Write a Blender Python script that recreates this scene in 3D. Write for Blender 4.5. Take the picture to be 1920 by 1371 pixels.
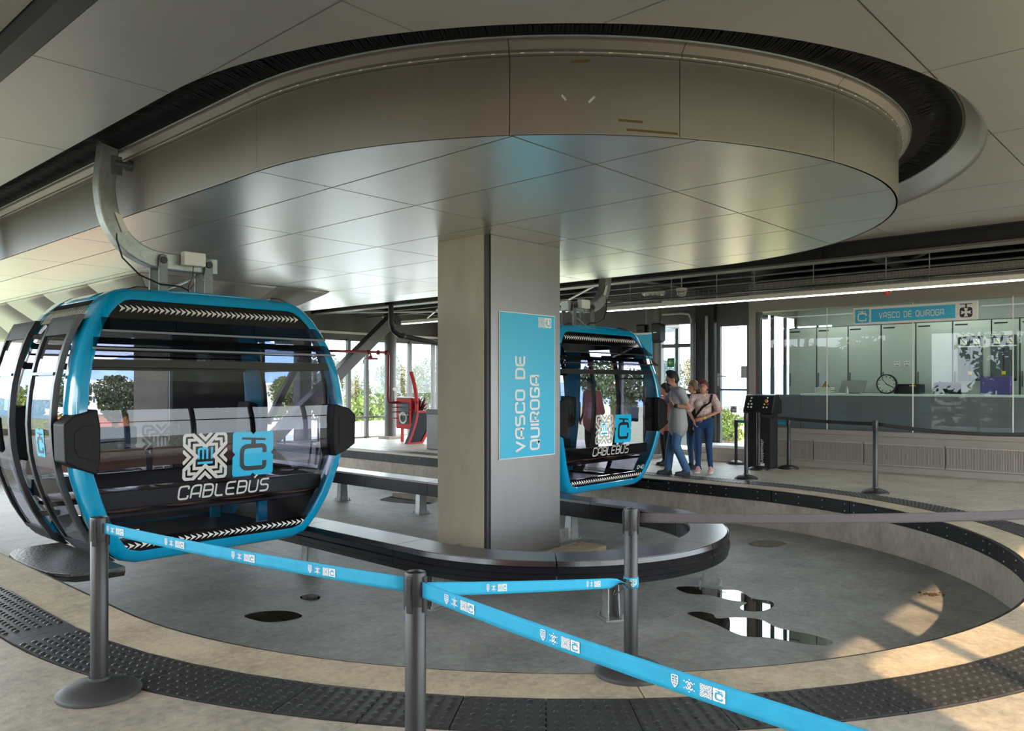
import bpy, bmesh, math, random
from mathutils import Vector, Matrix, Quaternion
random.seed(7)
pi = math.pi
for _o in list(bpy.data.objects): bpy.data.objects.remove(_o)
SC = bpy.context.scene
COL = SC.collection

# ------------------------------------------------------------------ camera, sky, sun, exposure
# World axes: x across the track loop, y along the track, origin at the centre of the turning loop, z = 0 platform.
CAM = Vector((-6.489, -5.456, 1.5)); FW = Vector((.7374, .6755, 0)); RT = Vector((.6755, -.7374, 0)); FPX = 1495.0; HY = 720.0
cd = bpy.data.cameras.new('camera'); cam = bpy.data.objects.new('camera', cd); COL.objects.link(cam)
cam.location = CAM; cam.rotation_euler = (pi/2, 0, -math.atan2(FW.x, FW.y))
cd.sensor_width = 36; cd.lens = FPX/1920*36; cd.shift_y = (HY-685.5)/1920; cd.clip_end = 2000
SC.camera = cam
W = bpy.data.worlds.new('sky'); SC.world = W; W.use_nodes = True
nt = W.node_tree; nt.nodes.clear()
wo = nt.nodes.new('ShaderNodeOutputWorld'); bg = nt.nodes.new('ShaderNodeBackground')
bg.inputs['Color'].default_value = (.86, .945, 1.0, 1); bg.inputs['Strength'].default_value = 7.0
nt.links.new(bg.outputs[0], wo.inputs[0])
sd = bpy.data.lights.new('sun', 'SUN'); sd.energy = 7.5; sd.color = (1.0, .69, .38); sd.angle = .012
sun = bpy.data.objects.new('sun', sd); COL.objects.link(sun)
SUNDIR = Vector((.65*.89, .76*.89, -.455)).normalized()
sun.rotation_euler = SUNDIR.to_track_quat('-Z', 'Y').to_euler()
vs = SC.view_settings; vs.view_transform = 'Standard'; vs.look = 'None'; vs.gamma = 1; vs.use_curve_mapping = False
vs.exposure = 0.5

# ------------------------------------------------------------------ pixel -> place helpers (point seen at a pixel on a known plane)
def ray(x, y): return FW + RT*((x-960)/FPX) + Vector((0, 0, 1))*((HY-y)/FPX)
def PZ(x, y, z): d = ray(x, y); return CAM + d*((z-CAM.z)/d.z)
def PX(x, y, v): d = ray(x, y); return CAM + d*((v-CAM.x)/d.x)
def PY(x, y, v): d = ray(x, y); return CAM + d*((v-CAM.y)/d.y)

# ------------------------------------------------------------------ mesh builder
class MB:
    def __init__(s): s.v = []; s.f = []
    def add(s, vs_, fs_):
        b = len(s.v); s.v += [tuple(p) for p in vs_]; s.f += [[i+b for i in f] for f in fs_]; return s
    def box(s, x0, x1, y0, y1, z0, z1):
        return s.add([(x0,y0,z0),(x1,y0,z0),(x1,y1,z0),(x0,y1,z0),(x0,y0,z1),(x1,y0,z1),(x1,y1,z1),(x0,y1,z1)],
                     [(3,2,1,0),(4,5,6,7),(0,1,5,4),(1,2,6,5),(2,3,7,6),(3,0,4,7)])
    def bar(s, p, q, w, h, up=(0,0,1)):
        p = Vector(p); q = Vector(q); d = (q-p).normalized(); u = Vector(up)
        a = d.cross(u)
        if a.length < 1e-4: a = d.cross(Vector((0,1,0)))
        a.normalize(); b = a.cross(d).normalized()
        o = [a*(i*w/2)+b*(j*h/2) for i, j in ((-1,-1),(1,-1),(1,1),(-1,1))]
        return s.add([p+k for k in o]+[q+k for k in o], [(0,1,2,3),(7,6,5,4),(0,4,5,1),(1,5,6,2),(2,6,7,3),(3,7,4,0)])
    def sweep(s, pts, sec, closed=False, up=(0,0,1)):
        # sec: list of (a,b) in the frame (side, up'); rings along pts
        pts = [Vector(p) for p in pts]; n = len(pts); m = len(sec); vs2 = []
        u = Vector(up); nrm = None
        for i, p in enumerate(pts):
            if closed: d = pts[(i+1) % n]-pts[i-1]
            else: d = pts[min(i+1, n-1)]-pts[max(i-1, 0)]
            d.normalize()
            if nrm is None:
                a = d.cross(u)
                if a.length < 1e-3: a = d.cross(Vector((0,1,0)))
                a.normalize()
            else:
                a = nrm-d*nrm.dot(d); a.normalize()
            nrm = a; b = a.cross(d)
            vs2 += [p+a*x+b*y for x, y in sec]
        fs = []
        for i in range(n if closed else n-1):
            for j in range(m):
                A = i*m+j; B = i*m+(j+1) % m; i2 = (i+1) % n
                fs.append((A, B, i2*m+(j+1) % m, i2*m+j))
        if not closed: fs += [tuple(range(m))[::-1], tuple((n-1)*m+j for j in range(m))]
        return s.add(vs2, fs)
    def tube(s, pts, r, n=8, closed=False):
        return s.sweep(pts, [(r*math.cos(2*pi*k/n), r*math.sin(2*pi*k/n)) for k in range(n)], closed)
    def lathe(s, prof, n=20, c=(0,0,0), axis='z'):
        vs2 = []; m = len(prof)
        for k in range(n):
            a = 2*pi*k/n
            for r, z in prof:
                p = (r*math.cos(a), r*math.sin(a), z)
                if axis == 'x': p = (z, p[0], p[1])
                if axis == 'y': p = (p[0], z, p[1])
                vs2.append((p[0]+c[0], p[1]+c[1], p[2]+c[2]))
        fs = [(k*m+j, ((k+1) % n)*m+j, ((k+1) % n)*m+j+1, k*m+j+1) for k in range(n) for j in range(m-1)]
        if prof[0][0] > 1e-5: fs.append([k*m for k in range(n)][::-1])
        if prof[-1][0] > 1e-5: fs.append([k*m+m-1 for k in range(n)])
        return s.add(vs2, fs)
    def prism(s, poly, off):
        off = Vector(off); a = [Vector(p) for p in poly]; n = len(a)
        return s.add(a+[p+off for p in a], [tuple(range(n))[::-1], tuple(range(n, 2*n))]+[(i, (i+1) % n, n+(i+1) % n, n+i) for i in range(n)])
    def grid(s, rows, closed=False):
        n = len(rows); m = len(rows[0]); b = [p for r in rows for p in r]
        fs = [(i*m+j, i*m+j+1, (i+1)*m+j+1, (i+1)*m+j) for i in range(n-1) for j in range(m-1)]
        if closed: fs += [(i*m+m-1, i*m, (i+1)*m, (i+1)*m+m-1) for i in range(n-1)]
        return s.add(b, fs)
    def ball(s, c, r, nu=10, nv=7, sc=(1,1,1)):
        c = Vector(c); rows = []
        for i in range(nv+1):
            t = pi*i/nv
            rows.append([(c.x+r*sc[0]*math.sin(t)*math.cos(2*pi*j/nu), c.y+r*sc[1]*math.sin(t)*math.sin(2*pi*j/nu), c.z+r*sc[2]*math.cos(t)) for j in range(nu)])
        return s.grid(rows, True)
    def cap(s, p, q, r1, r2, n=10, flat=1.0, side=None):
        # tapered capsule; flat squashes the section along the second axis
        p = Vector(p); q = Vector(q); d = (q-p); L = d.length; d.normalize()
        a = Vector(side) if side else (d.cross(Vector((0,1,0))) if abs(d.y) < .9 else d.cross(Vector((0,0,1))))
        a = (a-d*a.dot(d)).normalized(); b = d.cross(a)
        rows = []
        for k in range(5):
            t = pi/2*k/4; rows.append((p-d*(r1*math.cos(t)), r1*math.sin(t)))
        for k in range(5):
            t = pi/2*k/4; rows.append((q+d*(r2*math.sin(t)), r2*math.cos(t)))
        return s.grid([[c+a*(max(r,1e-4)*math.cos(2*pi*j/n))+b*(max(r,1e-4)*flat*math.sin(2*pi*j/n)) for j in range(n)] for c, r in rows], True)
    def flat2(s, polys, fn):
        # polys: list of (pts2d, faces) ; fn maps (x,y)->3D
        for pts, fs in polys: s.add([fn(x, y) for x, y in pts], fs)
        return s
    def build(s, name, mat, parent=None, smooth=False, bevel=0, merge=False, solid=0, norm=True, local=False):
        me = bpy.data.meshes.new(name); me.from_pydata(s.v, [], s.f)
        bm = bmesh.new(); bm.from_mesh(me)
        if merge: bmesh.ops.remove_doubles(bm, verts=bm.verts, dist=1e-4)
        if norm: bmesh.ops.recalc_face_normals(bm, faces=bm.faces)
        bm.to_mesh(me); bm.free()
        if smooth: me.polygons.foreach_set('use_smooth', [True]*len(me.polygons))
        me.materials.append(MATS[mat] if isinstance(mat, str) else mat)
        o = bpy.data.objects.new(name, me); COL.objects.link(o)
        if parent:
            o.parent = parent
            if parent.type == 'EMPTY' and not local: o.matrix_parent_inverse = Matrix.Translation(-Vector(parent.location))
        if bevel:
            m = o.modifiers.new('bevel', 'BEVEL'); m.width = bevel; m.segments = 2; m.limit_method = 'ANGLE'; m.angle_limit = .6
        if solid:
            m = o.modifiers.new('solid', 'SOLIDIFY'); m.thickness = solid; m.offset = -1
        if smooth and not (bevel or solid):
            try: me.set_sharp_from_angle(angle=.7)
            except Exception: pass
        return o

def tag(o, label=None, cat=None, group=None, kind=None):
    if label: o['label'] = label
    if cat: o['category'] = cat
    if group: o['group'] = group
    if kind: o['kind'] = kind
    return o
def thing(name, label, cat, loc=(0,0,0), group=None, kind=None):
    o = bpy.data.objects.new(name, None); COL.objects.link(o); o.location = loc; o.empty_display_size = .1
    return tag(o, label, cat, group, kind)
def copy_obj(src, parent, name=None):
    o = src.copy(); COL.objects.link(o); o.parent = parent
    return o

# ------------------------------------------------------------------ materials
MATS = {}
def lin(c): return tuple((x/12.92 if x <= .04045 else ((x+.055)/1.055)**2.4) for x in c)
def rgb(r, g, b): return lin((r/255, g/255, b/255))
def mat(name, col, rough=.5, metal=0.0, var=0.0, scale=4.0, stretch=(1,1,1), bump=0.0, bscale=30.0, spec=.5, dark=None, emit=None, coat=0.0, bstretch=None, fine=0.0):
    m = bpy.data.materials.new(name); m.use_nodes = True; t = m.node_tree; b = t.nodes['Principled BSDF']
    b.inputs['Base Color'].default_value = (*col, 1); b.inputs['Roughness'].default_value = rough; b.inputs['Metallic'].default_value = metal
    b.inputs['Specular IOR Level'].default_value = spec
    if coat: b.inputs['Coat Weight'].default_value = coat; b.inputs['Coat Roughness'].default_value = .05
    if emit: b.inputs['Emission Color'].default_value = (*emit[0], 1); b.inputs['Emission Strength'].default_value = emit[1]
    if var or bump:
        tc = t.nodes.new('ShaderNodeTexCoord'); mp = t.nodes.new('ShaderNodeMapping'); t.links.new(tc.outputs['Object'], mp.inputs[0])
        mp.inputs['Scale'].default_value = stretch
    if var:
        n1 = t.nodes.new('ShaderNodeTexNoise'); n1.inputs['Scale'].default_value = scale; n1.inputs['Detail'].default_value = 8; n1.inputs['Roughness'].default_value = .72
        t.links.new(mp.outputs[0], n1.inputs['Vector'])
        r = t.nodes.new('ShaderNodeValToRGB'); d = dark or tuple(x*(1-var) for x in col)
        r.color_ramp.elements[0].position = .32; r.color_ramp.elements[0].color = (*d, 1)
        r.color_ramp.elements[1].position = .68; r.color_ramp.elements[1].color = (*[min(1, x*(1+var*.35)) for x in col], 1)
        src = n1.outputs[0]
        if fine:
            n3 = t.nodes.new('ShaderNodeTexNoise'); n3.inputs['Scale'].default_value = scale*9; n3.inputs['Detail'].default_value = 6; n3.inputs['Roughness'].default_value = .7
            t.links.new(mp.outputs[0], n3.inputs['Vector'])
            mxn = t.nodes.new('ShaderNodeMix'); mxn.inputs[0].default_value = fine; t.links.new(n1.outputs[0], mxn.inputs[2]); t.links.new(n3.outputs[0], mxn.inputs[3]); src = mxn.outputs[0]
        t.links.new(src, r.inputs[0]); t.links.new(r.outputs[0], b.inputs['Base Color'])
        if fine: r.color_ramp.elements[0].position = .38; r.color_ramp.elements[1].position = .60
        mr = t.nodes.new('ShaderNodeMapRange'); mr.inputs[3].default_value = max(0, rough-.12*var*2); mr.inputs[4].default_value = min(1, rough+.12*var*2)
        t.links.new(n1.outputs[0], mr.inputs[0]); t.links.new(mr.outputs[0], b.inputs['Roughness'])
    if bump:
        n2 = t.nodes.new('ShaderNodeTexNoise'); n2.inputs['Scale'].default_value = bscale; n2.inputs['Detail'].default_value = 4
        if bstretch:
            mp2 = t.nodes.new('ShaderNodeMapping'); t.links.new(tc.outputs['Object'], mp2.inputs[0]); mp2.inputs['Scale'].default_value = bstretch
            t.links.new(mp2.outputs[0], n2.inputs['Vector'])
        else: t.links.new(mp.outputs[0], n2.inputs['Vector'])
        bp = t.nodes.new('ShaderNodeBump'); bp.inputs['Strength'].default_value = bump; bp.inputs['Distance'].default_value = .01
        t.links.new(n2.outputs[0], bp.inputs['Height']); t.links.new(bp.outputs[0], b.inputs['Normal'])
    MATS[name] = m; return m
def glass(name, tint, refl=1.0, rough=0.0, base=.04):
    m = bpy.data.materials.new(name); m.use_nodes = True; t = m.node_tree; t.nodes.clear()
    o = t.nodes.new('ShaderNodeOutputMaterial'); mx = t.nodes.new('ShaderNodeMixShader'); tr = t.nodes.new('ShaderNodeBsdfTransparent'); gl = t.nodes.new('ShaderNodeBsdfGlossy')
    fr = t.nodes.new('ShaderNodeFresnel'); fr.inputs[0].default_value = 1.52
    ml = t.nodes.new('ShaderNodeMath'); ml.operation = 'MULTIPLY'; ml.inputs[1].default_value = refl; ml.use_clamp = True
    tr.inputs[0].default_value = (*tint, 1); gl.inputs['Roughness'].default_value = rough; gl.inputs[0].default_value = (.95, .97, 1, 1)
    ge = t.nodes.new('ShaderNodeNewGeometry'); iv = t.nodes.new('ShaderNodeMath'); iv.operation = 'SUBTRACT'; iv.inputs[0].default_value = 1.0; t.links.new(ge.outputs['Backfacing'], iv.inputs[1]); m2 = t.nodes.new('ShaderNodeMath'); m2.operation = 'MULTIPLY'; t.links.new(fr.outputs[0], m2.inputs[0]); t.links.new(iv.outputs[0], m2.inputs[1])
    t.links.new(m2.outputs[0], ml.inputs[0]); t.links.new(ml.outputs[0], mx.inputs[0]); t.links.new(tr.outputs[0], mx.inputs[1]); t.links.new(gl.outputs[0], mx.inputs[2]); t.links.new(mx.outputs[0], o.inputs[0])
    MATS[name] = m; return m

mat('concrete_warm', rgb(182,167,143), .75, var=.36, fine=.45, scale=2.6, bump=.25, bscale=60)
mat('concrete_floor', rgb(172,163,147), .5, var=.42, fine=.45, scale=2.0, bump=.15, bscale=50)
mat('concrete_pit', rgb(146,145,142), .55, var=.42, fine=.4, scale=1.8, stretch=(1,1,1), bump=.25, bscale=40)
mat('concrete_wall', rgb(170,162,148), .8, var=.34, fine=.3, scale=2.0, stretch=(1,1,.6), bump=.35, bscale=25)
mat('concrete_column', rgb(176,166,146), .78, var=.16, scale=2.0, stretch=(1,1,.35), bump=.25, bscale=30)
mat('joint_dark', rgb(45,43,41), .9)
mat('rubber', rgb(20,20,22), .5, spec=.3, var=.35, scale=8, bump=.1)
mat('tactile', rgb(52,51,51), .42, var=.35, scale=7, bump=.1, bscale=40)
mat('ceil_panel', rgb(172,169,165), .38, metal=.55, var=.08, scale=1.0, bump=.012, bscale=3)
mat('soffit_panel', rgb(222,222,220), .33, metal=.92, var=.05, scale=1.2, bump=.008, bscale=2.0)
mat('fascia_panel', rgb(128,121,115), .42, metal=.5, var=.08, scale=2, stretch=(1,1,.4))
mat('column_panel', rgb(138,136,136), .40, metal=.8, var=.10, scale=2, stretch=(1,1,.25))
mat('housing_panel', rgb(176,172,166), .5, metal=.6, var=.06, scale=1.2)
mat('brush', rgb(6,7,10), .6, spec=.2)
mat('steel_dark', rgb(40,39,43), .5, var=.15, scale=4)
mat('steel_mid', rgb(96,93,92), .45, metal=.2, var=.10, scale=4)
mat('roof_dark', rgb(34,33,37), .7, var=.2, scale=2)
mat('plaster_grey', rgb(140,136,132), .85, var=.10, scale=20, bump=.4, bscale=150)
mat('galv', rgb(168,172,170), .45, metal=.7, var=.28, scale=14, bump=.08, bscale=60)
mat('galv_dark', rgb(118,122,122), .5, metal=.65, var=.3, scale=10)
mat('ring_top', rgb(120,118,118), .33, metal=.8, var=.18, scale=5)
mat('ring_black', rgb(20,21,25), .22, var=.3, scale=3, stretch=(1,1,6))
mat('cyan_paint', rgb(0,146,188), .16, coat=.6, spec=.5)
mat('cyan_sign', rgb(32,172,208), .35)
mat('cyan_decal', rgb(0,178,222), .35)
mat('cyan_tape', rgb(30,160,200), .7, var=.12, scale=14, bump=.15, bscale=200)
mat('white_print', rgb(226,224,218), .6)
mat('silver_print', rgb(205,203,198), .4)
mat('black_print', rgb(16,20,24), .4)
mat('white_plastic', rgb(222,219,210), .45, var=.05)
mat('black_plastic', rgb(20,20,21), .38, var=.2, scale=9)
mat('black_gloss', rgb(10,10,12), .12, coat=.3)
mat('black_frame', rgb(16,16,18), .28)
mat('bumper', rgb(18,18,18), .6, spec=.25, bump=.05)
mat('post_grey', rgb(36,36,38), .4, var=.12, scale=8)
mat('post_black', rgb(26,26,28), .4)
mat('base_grey', rgb(50,49,48), .6, var=.15, scale=10)
mat('belt_black', rgb(24,24,26), .75)
mat('belt_grey', rgb(84,78,82), .8, var=.1, scale=20)
mat('wood_seat', rgb(150,96,58), .35, var=.25, scale=3, stretch=(1,8,1))
mat('checker', rgb(74,72,70), .38, metal=.6, bump=.9, bscale=38)
mat('floor_black', rgb(24,24,26), .35, bump=.5, bscale=60)
mat('red_paint', rgb(176,6,14), .5, spec=.25)
mat('red_pipe', rgb(128,16,26), .4)
mat('kiosk_dark', rgb(18,22,26), .6, spec=.2)
mat('exit_green', rgb(22,110,62), .5)
mat('exit_arrow', rgb(200,225,120), .5)
mat('cream_panel', rgb(186,192,184), .5, var=.05)
mat('panel_edge', rgb(72,78,76), .5)
mat('counter', rgb(225,235,226), .4)
mat('spandrel', rgb(122,119,126), .5)
mat('grille', rgb(166,158,148), .5, metal=.3)
mat('wall_grey', rgb(150,143,135), .5, metal=.2, var=.06)
mat('led', (1,1,1), .5, emit=((1,.98,.95), 4.0))
mat('led_room', (1,1,1), .5, emit=((1,.99,.95), 11.0))
mat('paper', rgb(225,222,215), .8)
mat('warn_yellow', rgb(225,160,40), .6)
mat('screen_dark', rgb(26,30,34), .2)
mat('purple', rgb(92,78,140), .7)
mat('lamp_red', rgb(210,70,50), .4)
mat('btn_white', rgb(230,230,230), .4)
mat('btn_red', rgb(200,30,30), .4)
mat('btn_yellow', rgb(225,180,60), .4)
mat('blue_board', rgb(20,34,96), .4)
mat('navy_panel', rgb(44,48,56), .35, metal=.3, var=.2, scale=3)
mat('water', rgb(40,38,34), .02, spec=.8)
mat('leaf_green', rgb(92,112,50), .7, var=.35, scale=.8)
mat('leaf_dark', rgb(60,78,54), .7, var=.35, scale=.8)
mat('leaf_olive', rgb(104,100,66), .7, var=.35, scale=.8)
mat('leaf_red', rgb(112,28,44), .45, var=.3, scale=20)
mat('bark', rgb(84,70,58), .9, var=.3)
mat('hill', rgb(120,150,180), 1.0, var=.25, scale=.03, dark=rgb(96,126,150))  # distance haze put into the blue-grey colour
mat('ground', rgb(120,125,100), 1.0, var=.3, scale=.05)
mat('house_white', rgb(232,228,220), .9)
mat('house_brick', rgb(170,110,92), .9, var=.15, scale=1)
mat('house_yellow', rgb(220,190,130), .9)
mat('roof_white', rgb(232,234,236), .8)
mat('win_dark', rgb(60,66,72), .2)
mat('skin', rgb(190,135,108), .5)
mat('hair_dark', rgb(28,22,20), .6)
mat('hair_auburn', rgb(92,38,34), .5)
mat('hair_brown', rgb(120,92,66), .5, var=.3, scale=30)
mat('shirt_grey', rgb(158,160,160), .85, bump=.2, bscale=25)
mat('blouse', rgb(232,224,218), .85, var=.62, scale=55, dark=rgb(150,70,72))
mat('jeans', rgb(66,102,140), .85, var=.3, scale=6)
mat('jeans_dark', rgb(22,62,104), .8, var=.25, scale=8)
mat('black_cloth', rgb(22,22,24), .85)
mat('pink_cloth', rgb(205,120,124), .85)
mat('shoe_dark', rgb(46,48,52), .7)
mat('shoe_pink', rgb(206,160,156), .7)
mat('eye_white', rgb(230,228,224), .3)
mat('lip', rgb(160,80,76), .5)
mat('scuff_brown', rgb(96,72,40), .8)
mat('scuff_pale', rgb(190,184,176), .7)
mat('debris', rgb(70,48,34), .9)
glass('glass_clear', (.93,.96,.96), 1.0)
glass('glass_room', (.84,.90,.88), .75)
glass('glass_cabin', (.69,.69,.73), .65)
glass('glass_cabin_dark', (.55,.57,.60), .8)

# ------------------------------------------------------------------ flat lettering and emblems (2-D polygons)
def rnd(pts, r, closed=False, n=4):
    out = []; N = len(pts)
    for i, p in enumerate(pts):
        if not closed and i in (0, N-1): out.append(p); continue
        a = Vector(pts[i-1])-Vector(p); b = Vector(pts[(i+1) % N])-Vector(p)
        k = min(r[i] if isinstance(r, list) else r, a.length*.49, b.length*.49)
        p0 = Vector(p)+a.normalized()*k; p1 = Vector(p)+b.normalized()*k
        for j in range(n+1):
            t = j/n; q = p0*(1-t)**2+Vector(p)*2*t*(1-t)+p1*t*t; out.append((q.x, q.y))
    return out
def ribbon(pts, w, closed=False):
    P = [Vector(p) for p in pts]; n = len(P); L = []; R = []
    for i, p in enumerate(P):
        d1 = (p-P[i-1]) if (closed or i > 0) else None
        d2 = (P[(i+1) % n]-p) if (closed or i < n-1) else None
        if d1 is None: d1 = d2
        if d2 is None: d2 = d1
        d1 = d1.normalized(); d2 = d2.normalized(); n1 = Vector((-d1.y, d1.x)); n2 = Vector((-d2.y, d2.x))
        m = (n1+n2)
        m = m.normalized() if m.length > 1e-3 else n1
        k = w/2/max(.45, m.dot(n1)); L.append(p+m*k); R.append(p-m*k)
    pts2 = [(q.x, q.y) for q in L]+[(q.x, q.y) for q in R]
    fs = [(i, (i+1) % n, n+(i+1) % n, n+i) for i in range(n if closed else n-1)]
    return (pts2, fs)
def poly(pts): return ([tuple(p) for p in pts], [tuple(range(len(pts)))])
GL = {
 'V': (.84, [((0,1),(.42,0),(.84,1))]), 'A': (.8, [((0,0),(0,1),(.8,1),(.8,0)), ((0,.34),(.8,.34))]),
 'S': (.8, [((.78,1),(0,1),(0,.52),(.8,.52),(.8,0),(.02,0))]), 'C': (.8, [((.8,.74),(.8,1),(0,1),(0,0),(.8,0),(.8,.26))]),
 'O': (.8, [((0,0),(0,1),(.8,1),(.8,0),'c')]), 'D': (.8, [((0,0),(0,1),(.8,1),(.8,0),'c')]), 'E': (.8, [((.8,1),(0,1),(0,0),(.8,0)), ((0,.5),(.72,.5))]),
 'Q': (.8, [((0,0),(0,1),(.8,1),(.8,0),'c'), ((.46,.22),(.82,-.14))]), 'U': (.8, [((0,1),(0,0),(.8,0),(.8,1))]), 'I': (.0, [((0,0),(0,1))]),
 'R': (.8, [((0,0),(0,1),(.8,1),(.8,.44),(0,.44)), ((.42,.44),(.84,0))]), 'G': (.8, [((.8,.78),(.8,1),(0,1),(0,0),(.8,0),(.8,.48),(.42,.48))]),
 'B': (.8, [((0,0),(0,1),(.8,1),(.8,0),'c'), ((0,.52),(.8,.52))]), 'L': (.7, [((0,1),(0,0),(.7,0))]), 'W': (.8, [((0,1),(0,0),(.8,0),(.8,1)), ((.36,1.18),(.62,1.42))]),
 '0': (.8, [((0,0),(0,1),(.8,1),(.8,0),'c')]), '1': (.2, [((0,.8),(.2,1),(.2,0))]), '4': (.8, [((0,1),(0,.38),(.8,.38)), ((.8,1),(.8,0))]),
 '5': (.8, [((.8,1),(0,1),(0,.55),(.8,.55),(.8,0),(0,0))]), ' ': (.45, []),
}
def word(txt, w=.15, gap=.30, slant=0.0, r=.26):
    out = []; x = 0
    for ch in txt:
        adv, st = GL[ch]
        for s in st:
            cl = s[-1] == 'c'; p = list(s[:-1]) if cl else list(s)
            if ch in 'DB' and cl: p = rnd([(0,1),(.8,1),(.8,0),(0,0)], [.02, r*1.3, r*1.3, .02], cl)
            elif ch == 'A' and len(p) == 4: p = rnd(p, [0, .42, .14, 0], cl)
            elif ch == 'R' and len(p) == 5: p = rnd(p, [0, .02, r, r, 0], cl)
            elif ch != 'V' : p = rnd(p, r if ch not in '1I' else .05, cl)
            p = [(a+x+b*slant, b) for a, b in p]
            out.append(ribbon(p, w, cl))
        x += adv+gap
    x -= gap
    return out, x
def scale2(polys, sx, sy, ox, oy): return [([(a*sx+ox, b*sy+oy) for a, b in p], f) for p, f in polys]
def rot2(pts, k):
    for _ in range(k % 4): pts = [(-y, x) for x, y in pts]
    return pts
def emblem_mi(w=.125):
    # concentric chevrons filling a square of half-size 1 round a small blue centre
    out = []
    for k in range(4):
        out.append(ribbon(rot2([(-.60,1),(0,.40),(.60,1)], k), w*1.25)); out.append(ribbon(rot2([(-.28,1),(0,.72),(.28,1)], k), w*1.1))
        out.append(ribbon(rot2(rnd([(-.94,.62),(-.94,.94),(-.62,.94)], .2), k), w*1.1))
        out.append(ribbon(rot2([(-.72,.42),(-.72,.72),(-.42,.72)], k), w))
        out.append(ribbon(rot2([(-.50,.16),(-.50,.50),(-.16,.50)], k), w))
    res = []
    for pts, fs in out:
        for f in fs:
            c = clip_rect([pts[i] for i in f], -1, 1, -1, 1)
            if len(c) > 2: res.append(poly(c))
    return res
def emblem_mi_core():
    return [ribbon(rnd([(-.30,-.12),(-.30,.34),(.08,.34),(.08,-.12)], .1), .1), ribbon([(-.11,.32),(-.11,-.12)], .09), ribbon([(.29,.39),(.29,-.12)], .1), ribbon([(-.35,-.28),(.34,-.28)], .1)]
def c_plate():
    o = []
    r = rnd([(-1,-1),(1,-1),(1,1),(-1,1)], .16, True)
    for i, p in enumerate(r):
        o.append(p)
        q = r[(i+1) % len(r)]
        if abs(p[0]-q[0]) > 1 or abs(p[1]-q[1]) > 1:
            m = ((p[0]+q[0])/2, (p[1]+q[1])/2); t = Vector((q[0]-p[0], q[1]-p[1])).normalized()
            o += [(m[0]-t.x*.13, m[1]-t.y*.13), (m[0]*.88, m[1]*.88), (m[0]+t.x*.13, m[1]+t.y*.13)]
    return [(o+[(0, 0)], [(i, (i+1) % len(o), len(o)) for i in range(len(o))])]
def c_glyph(w=.2):
    return [ribbon(rnd([(.56,.02),(.56,.34),(-.56,.34),(-.56,-.66),(.56,-.66),(.56,-.34)], .3), w), ribbon([(0,.40),(0,.62)], w*1.1), ribbon([(-.55,.70),(.60,.62)], w*.5)]
def emblem_shield():
    o = [ribbon(rnd([(-.7,.95),(.7,.95),(.7,-.2),(0,-1),(-.7,-.2)], .2, True), .16, True), ribbon([(0,.9),(0,-.85)], .14), ribbon([(-.65,.1),(.65,.1)], .14)]
    for a, b in ((-.36,.5),(.36,.5),(-.3,-.25),(.3,-.25)): o.append(poly([(a-.14,b-.14),(a+.14,b-.14),(a+.14,b+.14),(a-.14,b+.14)]))
    return o
def emblem_knot():
    o = []
    for k in (1, -1):
        o.append(ribbon(rnd([(-.62,-.30*k),(-.28,-.62*k),(.30,-.05*k),(.0,.28*k)], .12), .2)); o.append(ribbon(rnd([(.62,.30*k),(.28,.62*k),(-.30,.05*k)], .12), .2))
    for a, b in ((0,.95),(0,-.95),(.85,.55),(-.85,.55),(.85,-.55),(-.85,-.55)):
        o.append(poly([(a+.12*math.cos(t*pi/3), b+.12*math.sin(t*pi/3)) for t in range(6)]))
    return o
def cross_pattee():
    o = []
    for k in range(4): o.append(poly(rot2([(-.09,.05),(.09,.05),(.24,.62),(0,.52),(-.24,.62)], k)))
    o.append(poly([(-.1,-.1),(.1,-.1),(.1,.1),(-.1,.1)])); return o
def arrows(n, step, h):
    o = []
    for i in range(n):
        x = i*step; o.append(poly([(x,h),(x+step*.62,h*.02),(x+step*1.02,0),(x+step*.62,-h*.02),(x,-h),(x+step*.25,0)][:1]+[(x+step*.95,0),(x,-h),(x+step*.36,0)]))
    return [( [(x,h),(x+step*1.15,0),(x,-h),(x+step*.45,0)], [(0,1,3),(3,1,2)]) for x in [i*step for i in range(n)]]
def plain_text(name, txt, size, mtx, matn, parent, local=False):
    c = bpy.data.curves.new(name, 'FONT'); c.body = txt; c.size = size; c.align_x = 'LEFT'
    t = bpy.data.objects.new(name, c); COL.objects.link(t)
    dg = bpy.context.evaluated_depsgraph_get(); me = bpy.data.meshes.new_from_object(t.evaluated_get(dg))
    bpy.data.objects.remove(t); me.transform(mtx); me.name = name; me.materials.clear(); me.materials.append(MATS[matn])
    o = bpy.data.objects.new(name, me); COL.objects.link(o); o.parent = parent
    if parent.type == 'EMPTY' and not local: o.matrix_parent_inverse = Matrix.Translation(-Vector(parent.location))
    return o

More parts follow.
